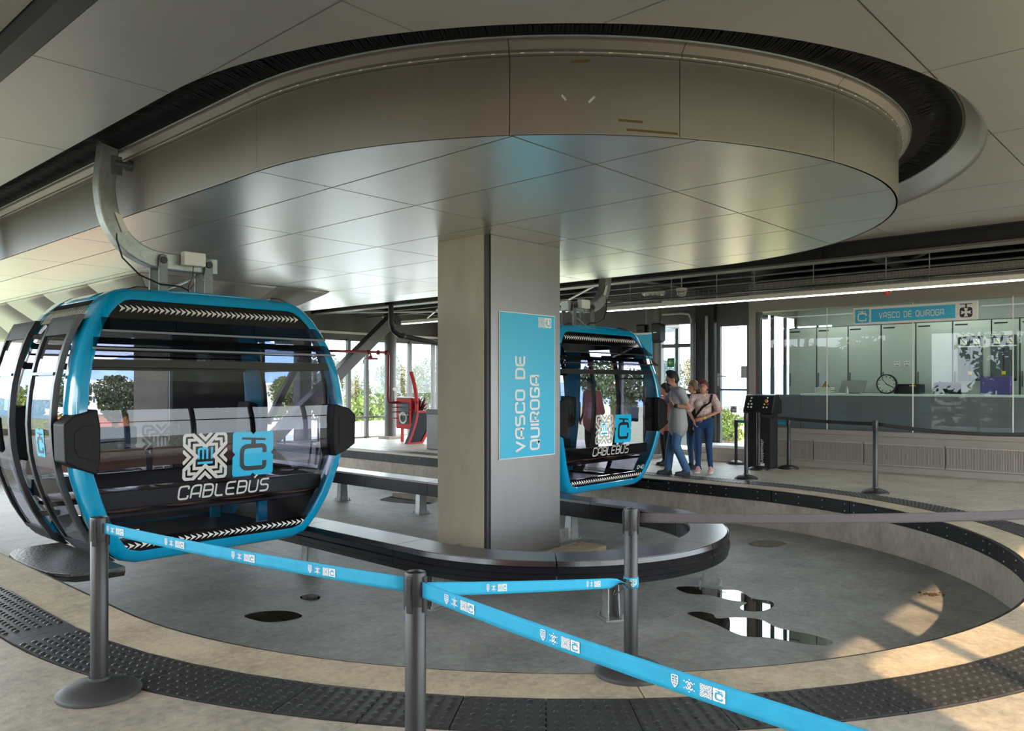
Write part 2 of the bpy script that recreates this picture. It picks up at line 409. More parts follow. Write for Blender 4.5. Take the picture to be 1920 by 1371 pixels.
# ------------------------------------------------------------------ U-shaped loop helpers (track turns round the column)
Y1 = 13.2; YC = 17.0
def upos(r, s, cx=0.0, cy=0.0):
    if s < 0: return (cx-r, cy-s)
    if s <= pi: return (cx-r*math.cos(s), cy-r*math.sin(s))
    return (cx+r, cy+s-pi)
def urange(a, b, da=.045, ds=.8):
    out = [a]; s = a
    while s < b-1e-6:
        if s < 0: s = min(s+ds, 0 if b > 0 else b, b)
        elif s < pi-1e-6: s = min(s+da, pi if b > pi else b, b)
        else: s = min(s+ds, b)
        out.append(s)
    return out
def usweep(mb, prof, a, b, cx=0, cy=0, closed=False, da=.045):
    rows = []
    for s in urange(a, b, da):
        rows.append([(*upos(r, s, cx, cy), z) for r, z in prof])
    n = len(rows); m = len(prof); mb_v = [p for r in rows for p in r]
    fs = [(i*m+j, i*m+j+1, (i+1)*m+j+1, (i+1)*m+j) for i in range(n-1) for j in range(m-1)]
    if closed:
        fs += [(i*m+m-1, i*m, (i+1)*m, (i+1)*m+m-1) for i in range(n-1)]; fs += [tuple(range(m)), tuple((n-1)*m+j for j in range(m))[::-1]]
    mb.add(mb_v, fs); return mb
def cuts(r, step, a, b):
    out = [a]; s = a
    while True:
        s2 = s+step if (s < -1e-6 or s >= pi-1e-6) else s+step/r
        if s < -1e-6 and s2 > 0: s2 = (s2)/r
        elif s < pi and s2 > pi and s >= -1e-6: s2 = pi+(s2-pi)*r
        if s2 > b-.3: break
        out.append(s2); s = s2
    return out+[b]
def clip_rect(pl, x0, x1, y0, y1):
    for ax, lim, sg in ((0, x0, 1), (0, x1, -1), (1, y0, 1), (1, y1, -1)):
        out = []
        for i, p in enumerate(pl):
            q = pl[(i+1) % len(pl)]; a = (p[ax]-lim)*sg; b = (q[ax]-lim)*sg
            if a >= 0: out.append(p)
            if (a >= 0) != (b >= 0):
                t = a/(a-b); out.append((p[0]+(q[0]-p[0])*t, p[1]+(q[1]-p[1])*t))
        pl = out
        if len(pl) < 3: return []
    return pl
def panelize(polys, xs, ys, gap, z, thick, name, matn, parent, jit=0.0):
    objs = []
    for i in range(len(xs)-1):
        for j in range(len(ys)-1):
            mb = MB(); g = gap/2
            for pl in polys:
                c = clip_rect(pl, xs[i]+g, xs[i+1]-g, ys[j]+g, ys[j+1]-g)
                if c:
                    ar = abs(sum(c[k][0]*c[(k+1) % len(c)][1]-c[(k+1) % len(c)][0]*c[k][1] for k in range(len(c))))/2
                    if ar > 1e-5: mb.add([(p[0], p[1], z+(random.uniform(-jit, jit) if 0 else 0)) for p in c], [tuple(range(len(c)))])
            if mb.f:
                o = mb.build(name, matn, parent, merge=True)
                me = o.data
                bm = bmesh.new(); bm.from_mesh(me)
                for f in bm.faces:
                    if f.normal.z*thick < 0: f.normal_flip()
                r = bmesh.ops.extrude_face_region(bm, geom=bm.faces[:])
                bmesh.ops.translate(bm, verts=[e for e in r['geom'] if isinstance(e, bmesh.types.BMVert)], vec=(0, 0, thick))
                bmesh.ops.recalc_face_normals(bm, faces=bm.faces); bm.to_mesh(me); bm.free()
                objs.append(o)
    return objs

# ------------------------------------------------------------------ FLOOR: platform, kerb, tactile strip, pit
floor = thing('floor', 'grey concrete platform floor around the sunken turning loop', None, kind='structure')
floor.pop('category', None)
def outside(r, far):
    out = []
    for s0, s1 in zip(urange(0, pi)[:-1], urange(0, pi)[1:]):
        a = upos(r, s0); b = upos(r, s1); c = upos(r+far, s1); d = upos(r+far, s0); out.append([a, b, c, d])
    out.append([(-r-far, 0), (-r, 0), (-r, Y1), (-r-far, Y1)]); out.append([(r, 0), (r+far, 0), (r+far, Y1), (r, Y1)])
    return out
panelize(outside(5.06, 12), [-9, -6.2, -2.0, 2.2, 6.4, 10.6], [-8.2, -5.2, -2.57, 1.4, 5.4, 9.4, Y1], .007, 0, -.12, 'floor_slab', 'concrete_floor', floor)
for a, b in zip(cuts(4.5, 2.4, -Y1, pi+Y1)[:-1], cuts(4.5, 2.4, -Y1, pi+Y1)[1:]):
    e = .003/4.5
    usweep(MB(), [(4.35,0),(4.35,-.12),(4.685,-.12),(4.685,0)], a+e, b-e, closed=True).build('kerb_slab', 'concrete_warm', floor)
usweep(MB(), [(4.35,-.06),(5.1,-.06)], -Y1, pi+Y1).build('joint_bed', 'joint_dark', floor)
tact = thing('trim_1', 'black rubber tactile strip of raised domes along the platform edge', None, kind='structure'); tact.pop('category', None)
tcut = cuts(4.87, .405, -Y1, pi+Y1)
for a, b in zip(tcut[:-1], tcut[1:]):
    usweep(MB(), [(4.69,-.03),(4.69,.006),(5.05,.006),(5.05,-.03)], a+.0006, b-.0006, closed=True, da=.09).build('tactile_tile', 'tactile', tact)
dm = MB()
def dome(mb, x, y, z, r, h):
    vs2 = [(x, y, z+h)]; fs = []
    for k in range(7):
        a = 2*pi*k/7; vs2 += [(x+r*.62*math.cos(a), y+r*.62*math.sin(a), z+h*.82), (x+r*math.cos(a), y+r*math.sin(a), z)]
    for k in range(7):
        k2 = (k+1) % 7; fs += [(0, 1+2*k, 1+2*k2), (1+2*k, 2+2*k, 2+2*k2, 1+2*k2)]
    mb.add(vs2, fs)
s = -8.0
while s < pi+8.0:
    for k in range(6):
        x, y = upos(4.72+.06*k, s); dome(dm, x, y, .006, .018, .007)
    s += .062 if (s < 0 or s > pi) else .062/4.87
tag(dm.build('domes', 'tactile', tact, smooth=True), kind='stuff')

pit = thing('floor_1', 'sunken grey concrete floor inside the turning loop', None, (0,0,-.55), kind='structure'); pit.pop('category', None)
inside = []
for s0, s1 in zip(urange(0, pi)[:-1], urange(0, pi)[1:]): inside.append([(0, 0), upos(4.42, s0), upos(4.42, s1)])
inside.append([(-4.42, 0), (4.42, 0), (4.42, Y1+1), (-4.42, Y1+1)])
panelize(inside, [-4.6, -1.3, 1.7, 4.6], [-4.6, -1.75, .41, 3.3, 6.4, 9.6, Y1+1], .007, -.55, -.1, 'pit_slab', 'concrete_pit', pit)
MB().add([(-4.6,-4.6,-.58),(4.6,-4.6,-.58),(4.6,Y1+1,-.58),(-4.6,Y1+1,-.58)], [(0,1,2,3)]).build('joint_bed', 'joint_dark', pit)
pw = thing('wall_pit', 'pale concrete side wall of the sunken loop', None, kind='structure'); pw.pop('category', None)
for a, b in zip(cuts(4.4, 3.6, -Y1, pi+Y1)[:-1], cuts(4.4, 3.6, -Y1, pi+Y1)[1:]):
    usweep(MB(), [(4.355,-.56),(4.355,-.1),(4.6,-.1),(4.6,-.56)], a+.0008, b-.0008, closed=True).build('wall_section', 'concrete_wall', pw)
rub = thing('trim_2', 'black rubber bumper strip bolted along the top of the pit wall', None, kind='structure'); rub.pop('category', None)
bolts = MB(); rc = cuts(4.33, 1.25, -Y1, pi+Y1)
for a, b in zip(rc[:-1], rc[1:]):
    usweep(MB(), [(4.325,-.175),(4.32,-.17),(4.32,-.012),(4.325,-.006),(4.356,-.006),(4.356,-.175)], a+.0012, b-.0012, closed=True).build('rubber_section', 'rubber', rub)
    for t in (.06, .35, .65, .94):
        ss = a+(b-a)*t
        for z in (-.045, -.135):
            x, y = upos(4.318, ss); bolts.ball((x, y, z), .009, 6, 4)
bolts.build('bolt_heads', 'galv', rub)

# puddles and litter on the pit floor, drawn from where they lie
def puddle(name, px, label, z=-.5485):
    mb = MB(); pts = [PZ(a, b, z) for a, b in px]; c = sum(pts, Vector())/len(pts)
    sm = []
    for i in range(len(pts)):
        p0, p1, p2, p3 = pts[i-1], pts[i], pts[(i+1) % len(pts)], pts[(i+2) % len(pts)]
        for t in (0, .25, .5, .75): sm.append(.5*((2*p1)+(p2-p0)*t+(2*p0-5*p1+4*p2-p3)*t*t+(3*p1-p0-3*p2+p3)*t**3))
    mb.prism(sm, (0, 0, .001)); o = mb.build(name, 'water'); return tag(o, label, 'puddle', 'puddles in the pit')
puddle('puddle', [(458,1155),(490,1147),(540,1146),(567,1155),(545,1163),(505,1167),(478,1163)], 'dark oval puddle between the blue tape and the front gondola')
puddle('puddle', [(563,1119),(585,1114),(601,1120),(590,1126),(570,1125)], 'tiny dark puddle just behind the blue tape')
puddle('puddle', [(1268,1102),(1300,1100),(1350,1106),(1385,1108),(1410,1122),(1445,1128),(1450,1137),(1430,1146),(1395,1145),(1388,1138),(1400,1130),(1370,1126),(1330,1116),(1290,1113)], 'puddle by the guide rail leg mirroring the bright windows')
puddle('puddle', [(1288,1150),(1310,1147),(1336,1152),(1345,1160),(1380,1158),(1425,1162),(1460,1178),(1520,1190),(1560,1203),(1550,1210),(1500,1206),(1440,1196),(1390,1192),(1345,1172),(1310,1160)], 'long dark puddle trailing across the pit floor')
puddle('puddle', [(1403,1020),(1420,1014),(1455,1014),(1475,1020),(1450,1026),(1420,1025)], 'small olive puddle below the far pit wall')
puddle('puddle', [(712,938),(735,930),(740,925),(790,928),(818,938),(800,946),(760,944)], 'puddle behind the central column')
mb = MB()
for k in range(26):
    p = PZ(1735+random.gauss(12, 12), 1115+random.gauss(0, 1.6), -.545); mb.ball(p, random.uniform(.008, .022), 6, 4, (1.4, .8, .4))
tag(mb.build('dry_leaf_litter', 'debris'), 'small clump of dry brown debris in the sunlit patch of the pit', 'debris')

# ------------------------------------------------------------------ GUIDE RAIL ring
RC = (.13, .08)
gr = thing('guide_rail', 'black U-shaped guide rail on galvanised legs circling the central column', 'guide rail', (.13, .08, -.55))
gc = cuts(1.7, 1.55, -9.6, pi+9.6)
for a, b in zip(gc[:-1], gc[1:]):
    e = .003
    usweep(MB(), [(1.50,-.03),(1.50,.0),(1.87,.0),(1.87,-.03)], a+e, b-e, *RC, closed=True, da=.02).build('top_plate', 'ring_top', gr, bevel=.002)
    usweep(MB(), [(1.85,-.031),(1.885,-.004),(1.895,-.045),(1.885,-.055),(1.885,-.105),(1.90,-.115),(1.90,-.16),(1.885,-.17),(1.885,-.215),(1.85,-.225)], a+e, b-e, *RC, closed=True, da=.02).build('outer_skirt', 'ring_black', gr)
    usweep(MB(), [(1.50,-.03),(1.52,-.03),(1.52,-.215),(1.50,-.215)], a+e, b-e, *RC, closed=True).build('inner_skirt', 'ring_black', gr)
legs = [PZ(1147,1160,-.55), PZ(1325,1095,-.55), PZ(808,1140,-.55), PZ(570,1075,-.55), PZ(655,937,-.55), PZ(797,962,-.55), Vector((1.85, 1.1, -.55)), Vector((-1.6, 4.2, -.55)), Vector((1.9, 8.3, -.55))]
for p in legs:
    q = Vector((p.x-RC[0], max(0, 0)+(p.y-RC[1] if p.y < RC[1] else 0), 0))
    if p.y < RC[1]: q = q.normalized()*1.7; c = Vector((RC[0]+q.x, RC[1]+q.y, 0))
    else: c = Vector((RC[0]+math.copysign(1.7, p.x), p.y, 0))
    ang = math.atan2(c.y-RC[1], c.x-RC[0]) if p.y < RC[1] else 0
    R = Matrix.Rotation(ang, 3, 'Z'); mb = MB(); hw = .055
    for dx0, dx1, dy0, dy1 in ((-.06,.06,-.05,-.04),(-.06,.06,.04,.05),(-.06,-.05,-.05,.05)):
        b0 = [R @ Vector(v) for v in ((dx0*1.3,dy0*1.2,0),(dx1*1.3,dy0*1.2,0),(dx1*1.3,dy1*1.2,0),(dx0*1.3,dy1*1.2,0))]; t0 = [R @ Vector(v) for v in ((dx0,dy0,0),(dx1,dy0,0),(dx1,dy1,0),(dx0,dy1,0))]
        mb.add([(c.x+v.x, c.y+v.y, -.54) for v in b0]+[(c.x+v.x, c.y+v.y, -.2) for v in t0], [(0,1,2,3),(7,6,5,4),(0,4,5,1),(1,5,6,2),(2,6,7,3),(3,7,4,0)])
    lg = mb.build('leg', 'galv', gr)
    mb = MB(); v = [R @ Vector((i*.12, j*.09, 0)) for i, j in ((-1,-1),(1,-1),(1,1),(-1,1))]
    mb.prism([(c.x+w.x, c.y+w.y, -.55) for w in v], (0, 0, .012))
    for i, j in ((-1,-1),(1,-1),(1,1),(-1,1)):
        w = R @ Vector((i*.095, j*.07, 0)); mb.lathe([(.014,0),(.014,.022),(.008,.024),(.008,.04)], 6, (c.x+w.x, c.y+w.y, -.54))
    mb.build('foot_plate', 'galv', lg)

# ------------------------------------------------------------------ CENTRAL COLUMN
CX0, CX1, CY0, CY1 = -.41, .81, .465, 1.255
col = thing('central_column', 'square concrete column with grey metal cladding in the middle of the loop', 'column', (.2, .86, -.55))
MB().box(CX0, CX1-.03, CY0+.06, CY1, -.42, 3.115).build('concrete_core', 'concrete_column', col, bevel=.008)
MB().box(CX0+.055, CX1, CY0, CY0+.035, -.405, 3.10).build('cladding_panel', 'column_panel', col, bevel=.003)
MB().box(CX1-.02, CX1, CY0+.035, CY1-.05, -.405, 3.10).build('cladding_panel', 'column_panel', col, bevel=.003)
MB().box(CX0+.01, CX0+.056, CY0+.02, CY0+.07, -.42, 3.10).build('shadow_gap', 'steel_dark', col)
MB().box(CX0-.25, CX1+.45, CY0-.35, CY1+.3, -.55, -.42).build('plinth', 'concrete_warm', col, bevel=.015)
for x0, y0, w in ((CX1+.01, CY0+.02, .30), (CX0-.16, CY0+.30, .14)):
    mb = MB(); mb.box(x0, x0+w, y0+.1, y0+.11, -.42, -.25); mb.box(x0, x0+w, y0-.02, y0+.11, -.42, -.408); mb.build('bracket_plate', 'galv', col)

def sign_map(o, ex, ey): return lambda x, y: tuple(o+ex*x+ey*y)
# station sign turned on its side on the column face (y = CY0)
a = PY(936, 584, CY0-.004); b = PY(1039, 851, CY0-.004)
sg = thing('station_sign', 'tall cyan column sign with the station name turned on its side', 'sign', (a.x, CY0, b.z))
W_, H_ = b.x-a.x, a.z-b.z
MB().box(a.x-.006, b.x+.006, CY0-.012, CY0-.001, b.z-.006, a.z+.006).build('frame', 'white_print', sg)
MB().box(a.x+.002, b.x-.002, CY0-.014, CY0-.004, b.z+.002, a.z-.002).build('face', 'cyan_sign', sg)
fy = CY0-.0165
def side_word(txt, y0_px, y1_px, xl, xr):
    # text runs upwards: letter tops point left
    w, L = word(txt, .205, .33); zb = PY(980, y0_px, fy).z; zt = PY(980, y1_px, fy).z
    x0 = PY(xl, 700, fy).x; x1 = PY(xr, 700, fy).x; h = x1-x0; k = (zt-zb)/L
    mb = MB()
    mb.flat2(w, lambda u, v: (x1-v*h, fy, zb+u*k)); return mb
def side_words(txt, y0_px, y1_px, xl, xr):
    ws = txt.split(' '); full = word(txt, .205, .33)[1]; x = 0
    for k_, t_ in enumerate(ws):
        l_ = word(t_, .205, .33)[1]; f = lambda q: y0_px+(y1_px-y0_px)*q/full
        side_word(t_, f(x), f(x+l_), xl, xr).build('lettering', 'white_print', sg); x += l_+GL[' '][0]+.66
side_words('VASCO DE', 846, 668, 967.5, 983)
side_word('QUIROGA', 844, 705, 995, 1010.5).build('lettering', 'white_print', sg)
lx, lz = PY(1015.5, 605, fy).x, PY(1015.5, 605, fy).z; lx2 = PY(1027.5, 606, fy).x; hs = .058
mb = MB(); mb.flat2(emblem_mi(.12), lambda u, v: (lx-v*hs, fy, lz+u*hs)); mb.flat2(emblem_mi_core(), lambda u, v: (lx-v*hs, fy, lz+u*hs)); mb.build('maze_emblem', 'white_print', sg)
mb = MB(); mb.flat2(c_plate(), lambda u, v: (lx2-v*hs, fy, lz+u*hs)); cp = mb.build('cabin_emblem', 'white_print', sg)
mb = MB(); mb.flat2(c_glyph(), lambda u, v: (lx2-v*hs, fy-.0015, lz+u*hs)); mb.build('emblem_mark', 'cyan_sign', cp)

# ------------------------------------------------------------------ SECOND COLUMN further along the track
c2 = thing('far_column', 'second square column further along the track seen through the front gondola', 'column', (.3, 8.7, -.55))
MB().box(-.41, 1.05, 8.09, 9.5, -.55, 2.515).build('concrete_core', 'concrete_column', c2, bevel=.008)
MB().box(-.34, 1.05, 8.03, 8.088, -.5, 2.51).build('cladding_panel', 'navy_panel', c2)
MB().box(-.40, -.345, 8.05, 8.089, -.5, 2.51).build('edge_trim', 'galv', c2)
bd = thing('maker_board', 'dark blue maker name board high on the far column', 'sign', (.45, 8.0, 1.85))
MB().box(.03, .87, 8.0, 8.025, 1.84, 2.06).build('board', 'blue_board', bd)
MB().box(.06, .22, 7.994, 8.0, 1.89, 2.02).build('badge', 'white_print', bd)
plain_text('lettering', 'Doppelmayr', .135, Matrix.Translation((.25, 7.995, 1.91)) @ Matrix.Rotation(pi/2, 4, 'X') @ Matrix.Scale(.86, 4, (1,0,0)), 'white_print', bd)
plain_text('badge_mark', 'D', .12, Matrix.Translation((.10, 7.992, 1.915)) @ Matrix.Rotation(pi/2, 4, 'X'), 'blue_board', bd)

# ------------------------------------------------------------------ CEILING: outer panels, drum, brush slot
ceil = thing('ceiling', 'brown-grey metal ceiling panels around the cable slot', None, (0,0,3.5), kind='structure'); ceil.pop('category', None)
panelize(outside(4.03, 14), [-4.88, -4.01, -2.87, -.90, .84, 2.7, 4.01, 5.0], [-8.0, -5.97, -3.97, -1.97, 0, 2, 4, 6, 8, 10, 12, Y1], .012, 3.51, .02, 'ceiling_panel', 'ceil_panel', ceil)
MB().box(-9.2, 10.4, -8.4, Y1+.2, 4.02, 4.2).build('roof_deck', 'roof_dark', ceil); MB().box(-4.6, 4.6, Y1+.2, YC, 4.02, 4.2).build('roof_deck', 'roof_dark', ceil)
panelize([[(-9.1,-8.2),(-5.03,-8.2),(-5.03,Y1),(-9.1,Y1)]], [-9.1, -5.02], [-8.2, -4, 0, 4, 8, Y1], .01, 3.62, .03, 'side_panel', 'plaster_grey', ceil)
usweep(MB(), [(4.034,3.512),(4.022,3.514),(4.0,3.535),(3.97,3.575),(3.93,3.63),(3.88,3.68),(3.866,3.70)], -Y1, pi+Y1).build('slot_lip', 'ceil_panel', ceil, smooth=True)
eb = thing('edge_beam', 'dark steel edge beam along the upper left ceiling', 'beam', (-4.95, 0, 3.52))
MB().box(-5.02, -4.885, -8.2, Y1, 3.50, 3.9).build('web', 'steel_dark', eb); MB().box(-5.02, -4.885, -8.2, Y1, 3.9, 4.02).build('flange', 'steel_dark', eb)

drum = thing('ceiling_1', 'lowered metal-clad drum ceiling with a smooth round end above the column', None, (0,0,3.1), kind='structure'); drum.pop('category', None)
sof = []
for s0, s1 in zip(urange(0, pi)[:-1], urange(0, pi)[1:]): sof.append([(0, 0), upos(3.365, s0), upos(3.365, s1)])
sof.append([(-3.365, 0), (3.365, 0), (3.365, YC), (-3.365, YC)])
panelize(sof, [-3.5, -2.69, -1.80, -.68, .45, 1.57, 2.69, 3.5], [-3.5, -1.98, .01, 2.0, 4.0, 6.0, 8.0, 10, 12, 14, YC], .016, 3.10, .015, 'soffit_panel', 'soffit_panel', drum)
usweep(MB(), [(0.02,3.125),(3.34,3.125)], 0, pi).build('backing', 'joint_dark', drum); MB().box(-3.34, 3.34, 0, YC, 3.125, 3.13).build('backing', 'joint_dark', drum)
fj = [-YC, -14, -12, -10, -8, -6, -4, -2, 0, math.radians(36.1), math.radians(55), math.radians(77.8), math.radians(100.5), math.radians(123), math.radians(144), pi, pi+2, pi+4, pi+6, pi+8, pi+10, pi+12, pi+14, pi+YC]
for a, b in zip(fj[:-1], fj[1:]):
    e = .0007
    usweep(MB(), [(3.365,3.10),(3.37,3.098),(3.372,3.105),(3.37,3.60),(3.35,3.60),(3.35,3.10)], a+e, b-e, closed=True, da=.03).build('fascia_panel', 'fascia_panel', drum, smooth=True)
    usweep(MB(), [(3.362,3.604),(3.402,3.604),(3.405,3.612),(3.403,3.632),(3.448,3.668),(3.464,3.670),(3.466,3.70),(3.362,3.70)], a+e, b-e, closed=True, da=.022).build('cornice_panel', 'fascia_panel', drum)
mb = MB(); s = .05
while s < pi-.05:
    x, y = upos(3.4065, s); t_ = Vector((math.sin(s), -math.cos(s), 0)); mb.bar(Vector((x, y, 3.608))-t_*.012, Vector((x, y, 3.608))+t_*.012, .004, .005); s += .055
tag(mb.build('cornice_clips', 'white_plastic', drum), kind='stuff')  # white bars stand in for light showing at slots along the cornice
for m_, pts in (('scuff_brown', [(1175,243),(1235,248),(1271,251)]), ('scuff_brown', [(1160,225),(1205,229)]), ('scuff_brown', [(1072,116),(1106,114)]), ('scuff_pale', [(1053,178),(1061,188)]), ('scuff_pale', [(1104,192),(1115,181)])):  # brown scuffs and short pale marks on the curved fascia
    q = []
    for px_, py_ in pts:
        d_ = ray(px_, py_); A_ = d_.x**2+d_.y**2; B_ = 2*(CAM.x*d_.x+CAM.y*d_.y); C_ = CAM.x**2+CAM.y**2-3.3745**2; t_ = (-B_-math.sqrt(max(0, B_*B_-4*A_*C_)))/(2*A_); q.append(CAM+d_*t_)
    MB().sweep(q, [(-.003,-.007),(.001,-.007),(.001,.007),(-.003,.007)]).build('scuff_mark', m_, drum)
t = thing('slot_post', 'galvanised vertical post at the far left end of the cable slot', 'post', (-3.52, 6.4, 3.1)); MB().box(-3.56, -3.48, 6.34, 6.46, 3.08, 3.66).build('channel', 'galv_dark', t, bevel=.006); MB().box(-3.60, -3.44, 6.30, 6.50, 3.06, 3.08).build('foot', 'galv_dark', t)
br = thing('brush_seal', 'black bristle brush seal closing the U-shaped cable slot in the ceiling', 'brush seal', (0, -3.6, 3.68))
for nm, r0, r1, z0, z1 in (('inner_bristles', 3.462, 3.66, 3.688, 3.735), ('outer_bristles', 3.862, 3.652, 3.683, 3.728)):
    mb = MB(); s = -YC
    while s < pi+YC:
        st = .03 if (s < 0 or s > pi) else .03/3.65
        j = random.uniform(-.35, .35)*st; a0 = upos(r0, s); a1 = upos(r0, s+st); b0 = upos(r1, s+j+st*.15); b1 = upos(r1, s+j+st*.85); dz = random.uniform(-.006, .006); m0 = upos((r0+r1)/2, s+st/2+j/2)
        mb.add([(*a0, z0), (*a1, z0), (*b1, z1+dz), (*b0, z1+dz), (*m0, (z0+z1)/2-.006)], [(0,1,4),(1,2,4),(2,3,4),(3,0,4)]); s += st
    tag(mb.build(nm, 'brush', br), kind='stuff')
usweep(MB(), [(3.45,3.76),(3.88,3.76)], -YC, pi+YC).build('slot_backing', 'black_plastic', br)
usweep(MB(), [(3.456,3.688),(3.47,3.68),(3.475,3.69)], -YC, pi+YC).build('inner_clip', 'galv_dark', br)
usweep(MB(), [(3.868,3.69),(3.858,3.676),(3.85,3.69)], -YC, pi+YC).build('outer_clip', 'galv_dark', br)

# drive housing hanging under the drum ceiling further along
cw = thing('drive_housing', 'tapered metal drive housing hanging under the drum ceiling behind the front gondola', 'housing', (0, 9.5, 2.5))
def hring(t):
    d = .75*(t**1.15); z = 3.10-.58*(1-(1-t)**.75)
    return (-1.66+d, 1.56-d, 6.2+d*1.5, YC, z)
ts = [0, .1, .25, .45, .7, 1]
for side in range(2):
    for y0, y1 in zip([6.2, 8.2, 10.3, 12.4, 14.6], [8.2, 10.3, 12.4, 14.6, YC]):
        rows = []
        for t in ts:
            x0, x1, yy0, yy1, z = hring(t); x = (x0, x1)[side]
            rows.append([(x, max(y0+.005, yy0 if y0 == 6.2 else y0+.005), z), (x, y1-.005, z)])
        MB().grid(rows).build('side_panel', 'housing_panel', cw, smooth=True, solid=.01)
for f0, f1 in ((0, .32), (.32, .68), (.68, 1)):
    rows = []
    for t in ts:
        x0, x1, yy0, yy1, z = hring(t); rows.append([(x0+(x1-x0)*f0+.003, yy0, z), (x0+(x1-x0)*f1-.003, yy0, z)])
    MB().grid(rows).build('front_panel', 'housing_panel', cw, smooth=True, solid=.01)
x0, x1, yy0, yy1, z = hring(1); MB().box(x0, x1, yy0, YC, z, z+.02).build('bottom_panel', 'housing_panel', cw)

# ------------------------------------------------------------------ GONDOLA CABINS
HWP = [(-.09,.78),(-.05,.92),(.02,.99),(.12,1.06),(.32,1.166),(.5,1.235),(.7,1.30),(.9,1.335),(1.13,1.352),(1.32,1.345),(1.5,1.326),(1.7,1.285),(1.9,1.225),(2.05,1.16),(2.18,1.08),(2.28,.99),(2.34,.90),(2.365,.80)]
def hw(z):
    if z <= HWP[0][0]: return HWP[0][1]
    for (z0, w0), (z1, w1) in zip(HWP[:-1], HWP[1:]):
        if z <= z1: return w0+(w1-w0)*(z-z0)/(z1-z0)
    return HWP[-1][1]
def ye(z): return .98-.28*((z-.95)/1.4)**2
def ring_loop(inset):
    pts = [(x, HWP[0][0]) for x in (-.6, -.3, 0, .3, .6)]+[(w, z) for z, w in HWP]+[(x, HWP[-1][0]) for x in (.45, .2, -.2, -.45)]+[(-w, z) for z, w in HWP[::-1]]
    n = len(pts); out = []
    for i, p in enumerate(pts):
        d = Vector(pts[(i+1) % n])-Vector(pts[i-1]); d.normalize(); out.append((p[0]-d.y*inset, p[1]+d.x*inset))
    return out
